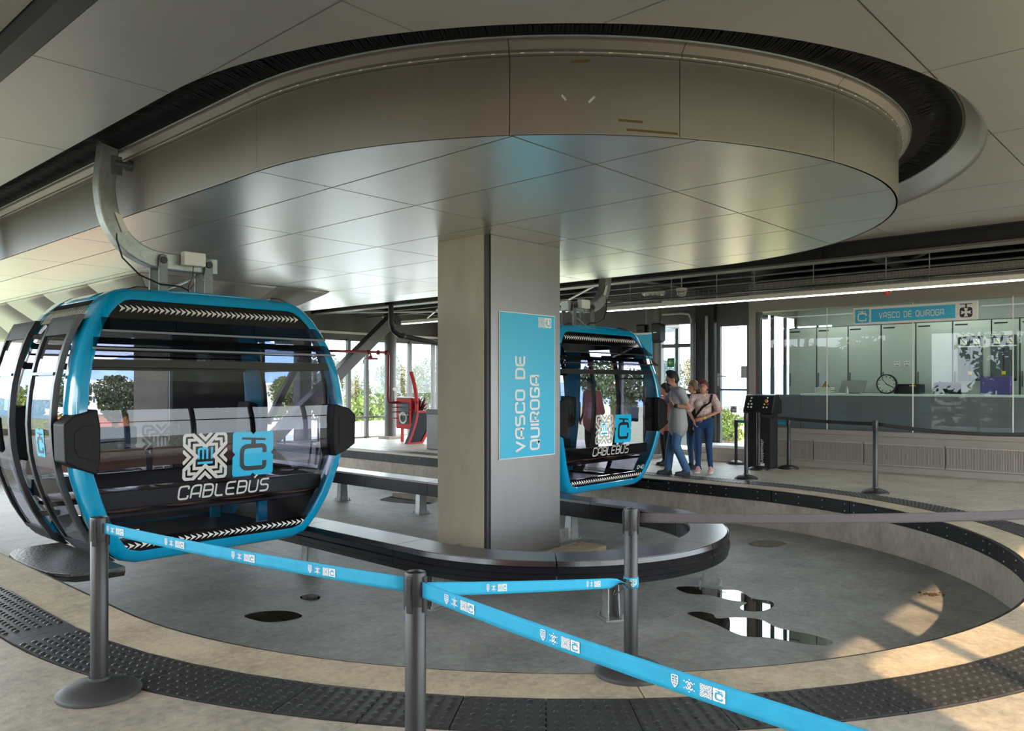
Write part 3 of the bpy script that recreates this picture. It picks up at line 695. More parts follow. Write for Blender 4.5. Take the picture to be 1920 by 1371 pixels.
def gondola(label, cx, cy, ds, num, arrow_dir):
    """ds = -1: doors on the -x side, +1: doors on the +x side."""
    g = thing('gondola_cabin', label, 'gondola', (cx, cy, -.08), 'cyan gondola cabins in the station')
    OX, OY = cx, cy
    def B(mb, name, m, parent=g, **k):
        q = MB(); q.v = [(OX+(-ds)*x, OY+y, z) for x, y, z in mb.v]; q.f = mb.f
        return q.build(name, m, parent, **k)
    # end frames
    for sy in (-1, 1):
        loops = [[(x, sy*(ye(z)-dy), z) for (x, z) in ring_loop(ins)] for ins, dy in ((0,.26),(0,.06),(.012,.025),(.04,0),(.10,0),(.112,.012),(.112,.06),(.03,.26))]
        mb = MB(); n = len(loops[0]); V = [p for l in loops for p in l]; m = len(loops)
        mb.add(V, [(a*n+i, a*n+(i+1) % n, ((a+1) % m)*n+(i+1) % n, ((a+1) % m)*n+i) for a in range(m) for i in range(n)])
        B(mb, 'end_frame', 'cyan_paint', smooth=True)
        def panel(z0, z1, yo, th, ins=.105, n=8):
            rows = []
            for i in range(n+1):
                z = z0+(z1-z0)*i/n; w = hw(z)-ins; y = sy*(ye(z)-yo); rows.append([(w*t, y, z) for t in (-1, -.5, 0, .5, 1)])
            mb = MB(); mb.grid(rows); mb.grid([[(x, y-sy*th, z) for x, y, z in r] for r in rows])
            m = len(rows[0]); N = len(rows); o = N*m
            for i in range(N-1): mb.f += [[i*m, (i+1)*m, o+(i+1)*m, o+i*m], [i*m+m-1, (i+1)*m+m-1, o+(i+1)*m+m-1, o+i*m+m-1]]
            for j in range(m-1): mb.f += [[j, j+1, o+j+1, o+j], [(N-1)*m+j, (N-1)*m+j+1, o+(N-1)*m+j+1, o+(N-1)*m+j]]
            return mb
        up = B(panel(2.075, 2.262, .02, .03, .10), 'upper_band', 'black_gloss')
        lo = B(panel(-.02, .135, .02, .03, .10), 'lower_band', 'black_gloss')
        B(panel(.137, 1.645, .03, .008), 'window', 'glass_cabin', smooth=True)
        B(panel(1.645, 1.712, .012, .05), 'window_bar', 'black_frame')
        B(panel(1.845, 1.90, .02, .04), 'window_bar', 'black_frame')
        B(panel(1.712, 2.075, .045, .006), 'vent_window', 'glass_cabin')
        B(panel(1.782, 1.792, .015, .02), 'window_bar', 'black_frame', )
        for zt, zb, o_, ov in ((2.072, 1.955, .09, -.02), (1.895, 1.80, .10, .02)):
            wt = hw(zt)-.07; wb = hw(zb)-.07+ov; yt = sy*(ye(zt)+.002); yb = sy*(ye(zb)+o_)
            f = B(MB().prism([(-wt, yt, zt), (wt, yt, zt), (wb, yb, zb), (-wb, yb, zb)], (0, 0, .006)), 'vent_flap', 'glass_cabin_dark')
            B(MB().bar((-wb, yb, zb), (wb, yb, zb), .014, .018), 'flap_rail', 'black_frame', f)
        for z0 in (.30,):
            pass
        # printed arrows, emblems, name and number (never mirrored: readable from outside)
        rd = 1 if sy < 0 else -1          # outside reading direction along world +x for the -y end
        def dec(polys, o_):
            mb = MB()
            for pts, fs in polys: mb.add([(OX+rd*x, OY+sy*(ye(z)-.03+o_), z) for x, z in pts], fs)
            return mb
        ar = scale2(arrows(36, .05, .036), 1, 1, -.91, 2.17)
        if arrow_dir < 0 : ar = [([(-x, z) for x, z in p], f) for p, f in ar]
        dec(ar, .0125).build('arrow_print', 'silver_print', up)
        ar = scale2(arrows(35, .056, .032), 1, 1, -.99, .078)
        if arrow_dir < 0 : ar = [([(-x, z) for x, z in p], f) for p, f in ar]
        dec(ar, .0125).build('arrow_print', 'white_print', lo)
        k = .215; ox = -.215; oz = .83
        dec(scale2(emblem_mi(), k, k, ox, oz), .004).build('maze_emblem', 'silver_print', g)
        dec(scale2(emblem_mi_core(), k, k, ox, oz), .004).build('maze_emblem_core', 'cyan_decal', g)
        pl = dec(scale2(c_plate(), k, k*.99, ox+.485, oz-.005), .004).build('cabin_emblem', 'cyan_decal', g)
        dec(scale2(c_glyph(), k, k, ox+.485, oz-.005), .0065).build('emblem_mark', 'black_print', pl)
        w, L = word('CABLEBWS', .15, .28, .12); dec(scale2(w, .90/L, .115, -.46, .45), .004).build('name_lettering', 'silver_print', g)
        w, L = word(num, .16, .32, .15)
        if sy < 0: dec(scale2(w, .17/L, .055, (-.965 if ds < 0 else .77), .165), .004).build('number_lettering', 'white_print', g)
        # corner bumpers
        for sx in (-1, 1):
            pg = [(1.18,.74),(1.33,.80),(1.43,.86),(1.44,1.17),(1.36,1.24),(1.18,1.29),(1.155,1.14),(1.155,.87)]
            bp = B(MB().prism([(sx*x, sy*(ye(1)+.035), z) for x, z in pg], (0, -sy*.26, 0)), 'bumper_pad', 'bumper', bevel=.014)
            pg2 = [(1.22,.86),(1.33,.90),(1.36,.96),(1.36,1.10),(1.30,1.15),(1.22,1.16)]
            B(MB().prism([(sx*x, sy*(ye(1)+.035), z) for x, z in pg2], (0, sy*.006, 0)), 'bumper_rib', 'bumper', bp, bevel=.003)
    # side walls
    def side(x_sign, y0, y1, z0, z1, off, th, n=14, m=3):
        out = []
        for k in (0, 1):
            rows = []
            for i in range(n+1):
                z = z0+(z1-z0)*i/n; w = hw(z)+off-k*th; rows.append([(x_sign*w, y0+(y1-y0)*j/(m-1), z) for j in range(m)])
            out.append(rows)
        mb = MB(); mb.grid(out[0]); mb.grid(out[1]); o = (n+1)*m
        for i in range(n): mb.f += [[i*m, (i+1)*m, o+(i+1)*m, o+i*m], [i*m+m-1, (i+1)*m+m-1, o+(i+1)*m+m-1, o+i*m+m-1]]
        for j in range(m-1): mb.f += [[j, j+1, o+j+1, o+j], [n*m+j, n*m+j+1, o+n*m+j+1, o+n*m+j]]
        return mb
    B(side(1, -.66, .66, .45, 2.0, -.02, .008), 'side_window', 'glass_cabin', smooth=True)
    B(side(1, -.66, .66, -.05, .45, -.01, .04), 'side_panel', 'black_frame', smooth=True)
    B(side(1, -.66, .66, 1.64, 1.70, .0, .04, 2), 'side_bar', 'black_frame')
    for yy in (-.66, .62): B(side(1, yy, yy+.04, .45, 2.05, 0, .045), 'side_post', 'black_frame', smooth=True)
    hd = B(side(-1, -.66, .66, 2.07, 2.262, -.005, .04, 4), 'door_header', 'black_gloss')
    B(side(-1, -.66, .66, -.06, .03, -.005, .05, 2), 'door_sill', 'black_frame')
    mb = MB()
    for i in range(26):
        yy = -.58+i*.045; p = [((-hw(z)-.002), y, z) for y, z in ((yy, 2.115), (yy+.012, 2.115), (yy+.022, 2.2), (yy+.010, 2.2))]; mb.add(p, [(0,1,2,3)])
    B(mb, 'arrow_print', 'silver_print', hd)
    # roof
    rows = []
    for y in (-.66, -.2, .2, .66): rows.append([(x, y, z) for x, z in [(-hw(z)+.002, z) for z in (2.26, 2.30, 2.33, 2.355)]+[(-.3, 2.372), (.3, 2.372)]+[(hw(z)-.002, z) for z in (2.355, 2.33, 2.30, 2.26, 2.1, 2.0)]])
    B(MB().grid(rows), 'roof', 'cyan_paint', smooth=True, solid=.02)
    for sx in (-1, 1):
        for sy in (-1, 1):
            pr = [(sx*x, sy*y, z) for x, y, z in ((.62,.58,2.33),(.97,.58,2.20),(.97,.58,2.25),(.88,.58,2.33),(.72,.58,2.385),(.62,.58,2.385))]
            B(MB().prism(pr, (0, sy*.10, 0)), 'roof_cap', 'black_plastic', bevel=.01)
    B(MB().box(-.88, .88, -.76, .76, -.06, .0), 'cabin_floor', 'floor_black')
    B(MB().box(-.60, .60, -.6, .6, 2.235, 2.262), 'ceiling_liner', 'steel_dark')
    # benches: two facing rows of wooden seats along the ends
    for sy in (-1, 1):
        bn = B(MB().box(-1.14, 1.14, sy*.78-.03, sy*.78+.03, .40, .56), 'bench_beam', 'black_frame', bevel=.01)
        B(MB().box(-1.10, 1.10, sy*.56-.17, sy*.56+.17, .315, .355), 'bench_frame', 'black_frame', bevel=.01)
        for i in range(4):
            x = -.855+i*.57; rows = []
            for a in range(9):
                t = -1+a/4; dz = .022*(abs(t)**2.2); rows.append([(x+t*.255, sy*(.36+.38*b/4), .357+dz+.012*(b/4-.5)**2*4) for b in range(5)])
            B(MB().grid(rows), 'seat', 'wood_seat', smooth=True, solid=.014)
            if sy*(-1) < 0:
                pts = [(x-.24, .60), (x+.24, .60), (x+.255, .64), (x+.235, .79), (x+.21, .81), (x-.21, .81), (x-.235, .79), (x-.255, .64)]
                B(MB().prism([(a, sy*(.755+.10*(b-.6)), b) for a, b in pts], (0, sy*.018, 0)), 'backrest', 'wood_seat', bevel=.004)
                B(MB().box(x+.255, x+.315, sy*.765-.01, sy*.765+.012, .56, .74), 'backrest_support', 'black_frame')
    B(MB().bar((.62, .5, 0), (.62, .5, .33), .10, .05), 'bench_leg', 'cyan_paint'); B(MB().bar((.62, -.5, 0), (.62, -.5, .33), .10, .05), 'bench_leg', 'cyan_paint')
    # door leaves, slid apart
    for y0, y1, nm in ((-.70, -.04, 'near'), (.42, 1.08, 'far')):
        lf = B(side(-1, y0+.05, y1-.05, .10, 1.94, .07, .008), 'door_leaf_glass', 'glass_cabin', smooth=True)
        for a, b in ((y0, y0+.055), (y1-.055, y1)): B(side(-1, a, b, -.06, 2.10, .085, .05, 18, 2), 'door_leaf_frame', 'black_plastic', smooth=True)
        B(side(-1, y0+.055, y1-.055, 1.93, 2.10, .082, .045, 4), 'door_leaf_cap', 'steel_dark'); B(side(-1, y0+.055, y1-.055, -.06, .10, .082, .045, 4), 'door_leaf_cap', 'steel_dark')
        B(side(-1, y0+.055, y1-.055, 1.575, 1.60, .095, .02, 1), 'door_leaf_bar', 'black_plastic')
        yc = (y0+y1)/2
        for arm_z in (.26, 1.95): B(MB().bar((-hw(arm_z)+.12, (.05 if yc < 0 else .38), arm_z), (-hw(arm_z)-.05, (-.04 if yc < 0 else .46), arm_z), .05, .05), 'door_arm', 'black_plastic', bevel=.006)
    zc, kk = .99, .085
    pl = MB()
    def ldec(polys, o_): 
        mb = MB()
        for pts, fs in polys:
            mb.add([(OX+ds*(hw(z)+.0725+o_), OY+yv, z) for yv, z in pts], fs)
        return mb
    mir = 1 if ds > 0 else -1
    pt = [([(-.37+mir*a*.10, zc+b*.12) for a, b in p], f) for p, f in c_plate()]
    p1 = ldec(pt, .001).build('door_emblem', 'cyan_decal', g)
    pt = [([(-.37+mir*a*.10, zc+b*.12) for a, b in p], f) for p, f in c_glyph()]
    ldec(pt, .004).build('emblem_mark', 'black_print', p1)
    # boarding step
    st = [(x*1.02, y*.86-.42) for x, y in [(-1.0, -.88), (-1.22, -.88), (-1.40, -.80), (-1.50, -.58), (-1.53, -.2), (-1.53, .2), (-1.50, .58), (-1.40, .80), (-1.22, .88), (-1.0, .88)]]
    stp = B(MB().prism([(x, y, -.055) for x, y in st], (0, 0, .035)), 'boarding_step', 'checker', bevel=.006)
    B(MB().add([(x, y, -.056) for x, y in st]+[(x*.9-.02, y*.8, -.15) for x, y in st], [(i, i+1, 10+i+1, 10+i) for i in range(9)]+[tuple(range(10, 20))]), 'step_skirt', 'black_plastic', stp)
    B(MB().box(-.85, .85, -.25, .25, -.14, -.09), 'under_frame', 'galv_dark')
    # hanger
    _B = B
    def B(mb, name, m, parent=g, **k):
        q = MB(); q.v = [(x-.05, y-.22, z) for x, y, z in mb.v]; q.f = mb.f
        return _B(q, name, m, parent, **k)
    path = [(-.75, 0, 4.0), (-.752, 0, 3.72), (-.785, 0, 3.40), (-.775, 0, 3.22), (-.735, 0, 3.04), (-.655, 0, 2.90), (-.55, 0, 2.80), (-.42, 0, 2.735), (-.28, 0, 2.705), (-.1, 0, 2.70), (.30, 0, 2.70)]
    sm = []
    for i in range(len(path)-1):
        p0, p1, p2, p3 = [Vector(path[max(0, min(len(path)-1, i+k))]) for k in (-1, 0, 1, 2)]
        for t in (0, .33, .66): sm.append(.5*((2*p1)+(p2-p0)*t+(2*p0-5*p1+4*p2-p3)*t*t+(3*p1-p0-3*p2+p3)*t**3))
    sm.append(Vector(path[-1]))
    hg = B(MB().sweep(sm, [(-.08,-.07),(.08,-.07),(.08,.07),(-.08,.07)], up=(0,1,0)), 'hanger_arm', 'galv', bevel=.012)
    near = -1
    B(MB().lathe([(.03,-.11),(.03,.0),(.05,.0),(.05,.07),(.03,.09)], 12, (-.62, -.1, 3.55), axis='x'), 'hanger_roller', 'galv_dark', hg)
    B(MB().box(-.75, -.66, -.1, -.075, 3.45, 3.62), 'roller_plate', 'galv_dark', hg, bevel=.005)
    B(MB().prism([(-.725,-.083,3.10),(-.665,-.083,3.08),(-.60,-.083,2.94),(-.655,-.083,2.92)], (0, -.004, 0)), 'id_plate', 'white_plastic', hg)
    for x in (-.28, .18):
        for y in (-.105, .105):
            pts = [(x-.045, 2.34), (x+.045, 2.34), (x+.04, 2.70), (x+.03, 2.75), (x, 2.765), (x-.03, 2.75), (x-.04, 2.70)]
            lk = B(MB().prism([(a, y-.012, b) for a, b in pts], (0, .024, 0)), 'suspension_link', 'galv_dark', bevel=.004)
            B(MB().lathe([(.034,-.03),(.034,.03)], 12, (x, y, 2.70), axis='y'), 'pivot_pin', 'steel_dark', lk, bevel=.004)
    for sy in (-1, 1): B(MB().box(-.11, .11, sy*.15-.045, sy*.15+.045, 2.665, 2.80), 'junction_box', 'white_plastic', bevel=.01)
    B(MB().tube([(-.22, .0, 2.42), (.0, .0, 2.53)], .022, 10).tube([(.0, .0, 2.53), (.16, .0, 2.62)], .012, 8), 'damper', 'galv')
    cp = [(-.70, -.05, 3.0), (-.70, -.07, 2.85), (-.66, -.1, 2.68), (-.52, -.14, 2.53), (-.34, -.16, 2.46), (-.14, -.17, 2.45), (-.06, -.17, 2.42), (-.06, -.17, 2.36)]
    B(MB().tube(cp, .009, 6), 'cable', 'black_plastic', smooth=True)
    B(MB().tube([(0, -.15, 2.67), (-.02, -.17, 2.55), (-.06, -.17, 2.46), (-.07, -.16, 2.36)], .005, 5), 'cable', 'black_plastic')
    B(MB().tube([(.12, .12, 2.36), (.10, .13, 2.47), (.16, .13, 2.55), (.26, .12, 2.56)], .006, 5), 'cable', 'black_plastic')
    return g
g1 = gondola('cyan gondola with number 015 hanging at the front left, doors open toward the platform edge', -2.745, 2.58, -1, '015', 1)
g2 = gondola('cyan gondola with number 040 behind the central column, being boarded by passengers', 3.30, 2.42, 1, '040', 1)

# ------------------------------------------------------------------ STANCHIONS AND TAPES near the camera
def stanchion(label, x, y, h, r, rb, m_post, m_base, group, rot=0.0, clips=((0,),)):
    p = thing('barrier_post', label, 'barrier post', (x, y, 0), group)
    MB().lathe([(0,.0),(rb,.0),(rb*1.005,.012),(rb*.97,.022),(rb*.75,.045),(rb*.45,.062),(r*1.25,.072),(r*1.2,.085),(0,.085)], 40, (x, y, 0)).build('base', m_base, p, smooth=True)
    MB().lathe([(0,.08),(r,.08),(r,h-.115),(r*.96,h-.113),(0,h-.113)], 28, (x, y, 0)).build('pole', m_post, p, smooth=True)
    hd = MB().lathe([(0,h-.114),(r*1.02,h-.114),(r*1.04,h-.11),(r*1.04,h-.006),(r*.98,h),(r*.86,h),(r*.82,h-.006),(0,h-.008)], 28, (x, y, 0)).build('head', m_post, p, smooth=True)
    for k in range(4):
        a = rot+k*pi/2; mb = MB(); c = Vector((x+math.cos(a)*r*1.06, y+math.sin(a)*r*1.06, 0)); t = Vector((-math.sin(a), math.cos(a), 0))
        mb.bar(c+Vector((0,0,h-.135)), c+Vector((0,0,h-.012)), r*.55, r*.28, up=(math.cos(a), math.sin(a), 0)); o = mb.build('belt_slot', 'black_plastic' if m_post == 'post_black' else m_post, hd, bevel=.003)
    return p
PA = Vector((-4.99, -1.37, 0)); PB = PZ(779, 1072, .855); PB.z = 0; PC = PZ(1183, 953, .855); PC.z = 0
stanchion('dark grey barrier post with a round base at the left, nearest the front gondola', PA.x, PA.y, .855, .040, .19, 'post_grey', 'base_grey', 'dark grey barrier posts in front', .7)
stanchion('dark grey barrier post at the bottom middle where two cyan tapes meet', PB.x, PB.y, .855, .036, .19, 'post_grey', 'base_grey', 'dark grey barrier posts in front', .25)
stanchion('dark grey barrier post right of middle holding the long grey belt', PC.x, PC.y, .855, .036, .19, 'post_grey', 'base_grey', 'dark grey barrier posts in front', .5)
def tape(name, label, p, q, hgt, matn, sag=0.0, group=None, marks=(), side=1, twist_end=None, cat='barrier tape', ms=.31):
    p = Vector(p); q = Vector(q); d = q-p; L = d.length; n = 24; nrm = Vector((d.y, -d.x, 0)).normalized()*side
    def pt(s, t):   # s along 0..L, t across -.5...5
        c = p+d*(s/L); c.z -= sag*4*(s/L)*(1-s/L); k = 1.0; tw = 0.0
        if twist_end and s/L > twist_end:
            u = (s/L-twist_end)/(1-twist_end); tw = u*2.6; k = 1-.45*u
        return c+Vector((0,0,1))*(t*hgt*k*math.cos(tw))+nrm*(t*hgt*k*math.sin(tw))
    th = thing(name, label, cat, p, group)
    rows = [[pt(L*i/n, t) for t in (-.5, -.25, 0, .25, .5)] for i in range(n+1)]
    MB().grid(rows).build('band', matn, th, smooth=True, solid=.0016)
    pr = MB(); e = nrm*.0022
    for mpx in marks:
        lo_, hi_ = 0.0, L
        for _ in range(30):
            md = (lo_+hi_)/2; v = pt(md, 0)-CAM; xx = 960+FPX*v.dot(RT)/v.dot(FW)
            if xx < mpx: lo_ = md
            else: hi_ = md
        s0 = lo_; k = hgt*ms; pr = MB()
        for polys, ofs, sx in ((emblem_shield(), 0, .8), (emblem_knot(), 2.5, 1), (emblem_mi(.13)+emblem_mi_core(), 5.3, 1), ([], 7.45, 1)):
            pr.flat2([([(s0+(ofs+a*sx)*k, b*.92) for a, b in pp], ff) for pp, ff in polys], lambda u, v: tuple(pt(u, v*ms)+e))
        pl = [([(s0+(7.45+a)*k, b*.92) for a, b in pp], ff) for pp, ff in c_plate()]
        pr.flat2(pl, lambda u, v: tuple(pt(u, v*ms)+e))
        po = pr.build('print', 'white_print', th); tag(po, kind='stuff')
        pr2 = MB(); pr2.flat2([([(s0+(7.45+a*.95)*k, b*.88) for a, b in pp], ff) for pp, ff in c_glyph(.24)], lambda u, v: tuple(pt(u, v*ms)+e*1.6)); pr2.build('print_mark', 'cyan_tape', po)
    return th, pt
zt = .805
def lerp(a, b, t): return a+(b-a)*t
up = lambda v, z=zt: Vector((v.x, v.y, z))
dAB = (PB-PA).normalized()
LA = (PB-PA).length
tape('barrier_tape', 'cyan printed tape from the left post to the middle post', up(PA+dAB*.045), up(PB-dAB*.04), .052, 'cyan_tape', .012, 'cyan printed barrier tapes', [203, 312, 438, 582], side=1)
dBC = (PC-PB).normalized(); LB = (PC-PB).length
tz = PY(779, 1093, PB.y).z
e1 = PC-dBC*.04
tape('barrier_tape', 'cyan printed tape twisted and tied round the right-hand post', up(PB+dBC*.04, .785), Vector((e1.x, e1.y, .478)), .050, 'cyan_tape', .004, 'cyan printed barrier tapes', [914, 1101], side=1, twist_end=.90)
PD = PZ(1760, 1437, .775); dBD = Vector((PD.x-PB.x, PD.y-PB.y, 0)).normalized()
tape('barrier_tape', 'cyan printed tape running from the middle post out of frame at bottom right', up(PB+dBD*.04, .80), PD, .054, 'cyan_tape', .012, 'cyan printed barrier tapes', [838, 1019, 1266], side=1)
# the loop tied round the right post
lt = thing('tied_tape_loop', 'end of the cyan tape wrapped and knotted round the right-hand post', 'barrier tape', (PC.x, PC.y, .45))
zl = .475
MB().lathe([(.0385, zl-.028), (.040, zl-.01), (.0395, zl+.012), (.0385, zl+.026)], 24, (PC.x, PC.y, 0)).build('loop', 'cyan_tape', lt, smooth=True, solid=.0015)
k = MB()
def lpt(a, b):
    an = math.atan2(-FW.y, -FW.x)+.15+a*.026/.041; return (PC.x+.0415*math.cos(an), PC.y+.0415*math.sin(an), zl+b*.019)
k.flat2(emblem_shield(), lpt); k.build('print', 'white_print', lt)
mb = MB(); cpt = e1+Vector((0,0,zl)); mb.bar(cpt+Vector((-.03,.0,.012)), cpt+Vector((.02,-.01,-.02)), .02, .03); mb.tube([cpt+Vector((-.10,.01,-.02)), cpt+Vector((-.12,.01,-.04)), cpt+Vector((-.10,.01,-.045)), cpt+Vector((-.04,.0,-.025))], .004, 6); mb.build('buckle', 'black_plastic', lt)
# long grey belt to the right
PE = PZ(2050, 960, .80)
tape('barrier_belt', 'long grey belt stretched from the right-hand post across to the right edge', up(PC+(PE-up(PC)).normalized()*.04), PE, .052, 'belt_grey', .02, side=1)
mb = MB()

# ------------------------------------------------------------------ far barrier posts and belts
FP = [(1641, 925, 1.0), (1399, 898, 1.04), (1422, 881, 1.0), (1478.5, 879, .90), (1380, 870, .82)]
fl = ['black barrier post standing alone on the far platform beside the tactile strip', 'tall black barrier post directly in front of the control console', 'black barrier post beside the control console, right of the tallest one', 'black barrier post just right of the control console', 'short black barrier post by the glass door, left of the console']
fpos = []
for (x, y, h), l in zip(FP, fl):
    p = PZ(x, y, 0); fpos.append((p, h)); stanchion(l, p.x, p.y, h, .032, .18, 'post_black', 'post_black', 'black barrier posts on the far platform', .3)
a = fpos[2][0]; b = fpos[0][0]; d = (b-a).normalized()
tape('barrier_belt', 'thin black belt between the console posts and the lone far post', up(a+d*.036, .95), up(b-d*.036, .95), .05, 'belt_black', .02, 'black belts on the far platform')
PF = PX(2080, 850, 5.9); PF.z = .93
d = (PF-up(b, .93)).normalized()
tape('barrier_belt', 'thin black belt sagging from the lone far post to the right edge', up(b+d*.036, .95), PF, .05, 'belt_black', .10, 'black belts on the far platform')
a = fpos[4][0]; b = fpos[3][0]; d = (b-a).normalized()
tape('barrier_tape', 'short cyan tape across the foot of the control console', up(a+d*.036, .80), up(b-d*.036, .80), .05, 'cyan_tape', 0, None, [1405, 1440], side=-1)

# ------------------------------------------------------------------ CONTROL CONSOLE
cs = thing('control_console', 'black control console with buttons on a fabric-wrapped pedestal before the control room', 'console', (6.98, .88, 0))
MB().box(6.92, 7.22, .66, 1.10, 0, .98).build('pedestal', 'black_cloth', cs, bevel=.02)
MB().prism([(6.84, .60, .97), (7.26, .60, .97), (7.26, .60, 1.20), (7.10, .60, 1.32), (6.96, .60, 1.30), (6.84, .60, 1.0)], (0, .55, 0)).build('housing', 'black_plastic', cs, bevel=.02)
def cpan(v, t, o=.004):   # v along y .60..1.15 ; t up the sloping face
    a = Vector((6.84, 0, 1.0)); b = Vector((6.96, 0, 1.30)); n = Vector((-.93, 0, .37)); c = a+(b-a)*t+n*o; return Vector((c.x, v, c.z))
MB().add([cpan(.64, .08), cpan(1.11, .08), cpan(1.11, .92), cpan(.64, .92)], [(0,1,2,3)]).build('panel_face', 'screen_dark', cs, solid=.002)
for v, t, m, r in ((1.02,.82,'btn_white',.017),(1.03,.64,'btn_white',.017),(1.06,.46,'btn_white',.017),(1.00,.46,'btn_white',.017),(1.06,.28,'btn_white',.017),(1.00,.28,'btn_white',.017),(.72,.84,'btn_white',.015),(.73,.64,'btn_yellow',.034),(.76,.46,'btn_yellow',.017),(.70,.46,'btn_red',.017),(.77,.28,'btn_white',.016),(.71,.28,'btn_white',.016)):
    c = cpan(v, t, .006); MB().ball(c, r, 10, 6, (.5, 1, 1)).build('button', m, cs, smooth=True)
c = cpan(.73, .64, .02); MB().ball(c, .02, 10, 6).build('button', 'btn_red', cs, smooth=True)
plain_text('lettering', 'Doppelmayr', .085, Matrix.Translation((6.915, .80, .10)) @ Matrix.Rotation(-pi/2, 4, 'Z') @ Matrix.Rotation(pi/2, 4, 'X') @ Matrix.Rotation(pi/2, 4, 'Z'), 'white_print', cs)
MB().box(6.912, 6.92, .775, .85, .05, .095).build('badge', 'white_print', cs)

# ------------------------------------------------------------------ CONTROL ROOM
XW = 7.80
cr = thing('wall_right', 'grey metal-clad control room front with long glass panes', None, (XW, -1, 0), kind='structure'); cr.pop('category', None)
MB().box(XW+.02, XW+.22, -6.5, 1.49, 0, .60).build('base_wall', 'wall_grey', cr)
MB().box(XW, XW+.20, -6.5, 1.34, .60, .685).build('sill', 'wall_grey', cr, bevel=.008)
MB().box(XW-.01, XW+.03, -6.5, 1.42, 0, .10).build('plinth', 'wall_grey', cr)
MB().box(9.86, 9.95, -8.1, 1.49, 3.38, 4.02).build('upper_wall', 'steel_dark', cr)
MB().box(9.86, 9.95, -8.1, -6.5, 0, 3.38).build('corner_wall', 'wall_grey', cr)
MB().box(XW-.02, XW+.25, -6.5, 1.49, 2.86, 3.40).build('fascia', 'wall_grey', cr)
MB().box(XW-.02, XW+.10, 1.37, 1.49, 0, 2.86).build('corner_post', 'wall_grey', cr, bevel=.006)
MB().box(XW+.03, XW+.12, 1.28, 1.37, .60, 2.86).build('inner_frame', 'steel_mid', cr)
MB().box(XW+.10, 9.9, 1.42, 1.49, 0, .66).build('return_wall', 'wall_grey', cr); MB().box(XW+.10, 9.95, 1.42, 1.49, 2.86, 4.02).build('return_head', 'wall_grey', cr)
for x in (8.7, 9.3, 9.84): MB().box(x, x+.06, 1.42, 1.48, .66, 2.86).build('return_mullion', 'steel_mid', cr)
gy = [1.29, .026, -1.40, -2.84, -4.28, -5.72]
for a, b in zip(gy[:-1], gy[1:]): MB().box(XW+.04, XW+.05, b+.006, a-.006, .68, 2.862).build('glass_pane', 'glass_room', cr)
for y in gy[1:]: MB().box(XW+.036, XW+.054, y-.007, y+.007, .62, 2.862).build('pane_joint', 'white_plastic', cr); MB().lathe([(.03,-.012),(.03,.012)], 10, (XW+.02, y, .64), axis='x').build('pane_clamp', 'galv', cr)
MB().box(XW+.12, 9.9, 1.44, 1.446, .66, 2.86).build('return_glass', 'glass_clear', cr)
MB().box(9.86, 9.92, -6.5, .70, 0, 3.4).build('back_wall', 'cream_panel', cr); MB().box(9.86, 9.92, .70, 1.42, 0, .9).build('back_wall', 'cream_panel', cr); MB().box(9.86, 9.92, .70, 1.42, 2.7, 3.4).build('back_wall', 'cream_panel', cr)
MB().box(9.88, 9.9, .74, 1.38, .9, 2.7).build('window_pane', 'glass_clear', cr); MB().box(9.86, 9.91, .98, 1.02, .9, 2.7).build('window_post', 'steel_dark', cr)
MB().box(XW+.2, 9.9, -6.5, -6.44, 0, 3.4).build('end_wall', 'cream_panel', cr); MB().box(XW+.2, 9.9, -6.5, 1.42, .0, .02).build('room_floor', 'concrete_floor', cr)
MB().box(XW+.2, 9.9, -6.5, 1.42, 3.2, 3.25).build('room_ceiling', 'cream_panel', cr)
for k, y in enumerate((.2, -1.8, -3.8)):  # panels added to brighten the room behind the glass
    t = thing('room_light', ['LED panel on the control room ceiling behind the first panes', 'LED panel on the control room ceiling behind the name sign', 'LED panel on the control room ceiling at the right edge'][k], 'lamp', (8.7, y, 3.17), 'control room ceiling lights'); MB().box(8.55, 8.85, y-.6, y+.6, 3.16, 3.2).build('housing', 'white_plastic', t); MB().box(8.57, 8.83, y-.58, y+.58, 3.15, 3.16).build('diffuser', 'led_room', t)
# ventilation grille panels with slats
gl_y = [1.28, .26, -.62, -1.9, -3.2, -4.5, -5.8]
gr2 = thing('ventilation_grille', 'long row of slatted ventilation grilles under the control room glass', 'grille', (XW, -2, .12))
for a, b in zip(gl_y[:-1], gl_y[1:]):
    mb = MB(); mb.box(XW-.004, XW+.02, b+.012, a-.012, .125, .475); f = mb.build('grille_backing', 'steel_mid', gr2)
    mb = MB(); n = int((a-b-.05)/.021)
    for i in range(n): y = b+.03+i*(a-b-.06)/max(1, n-1); mb.box(XW-.018, XW-.002, y-.006, y+.006, .135, .465)
    tag(mb.build('slats', 'grille', gr2), kind='stuff')
    mb = MB(); mb.box(XW-.022, XW, b+.008, a-.008, .465, .485); mb.box(XW-.022, XW, b+.008, a-.008, .115, .135); mb.box(XW-.022, XW, b+.006, b+.018, .115, .485); mb.build('grille_frame', 'grille', gr2)
# counter inside
ct = thing('control_counter', 'dark counter front with a pale worktop behind the control room glass', 'counter', (8.1, -2, .02))
MB().box(7.98, 8.02, -6.3, .56, .02, 1.29).build('counter_front', 'spandrel', ct); MB().box(7.96, 8.62, -6.3, .56, 1.29, 1.325).build('worktop', 'counter', ct, bevel=.004)
MB().box(7.98, 8.02, .57, 1.27, .02, 1.30).build('side_front', 'spandrel', ct)
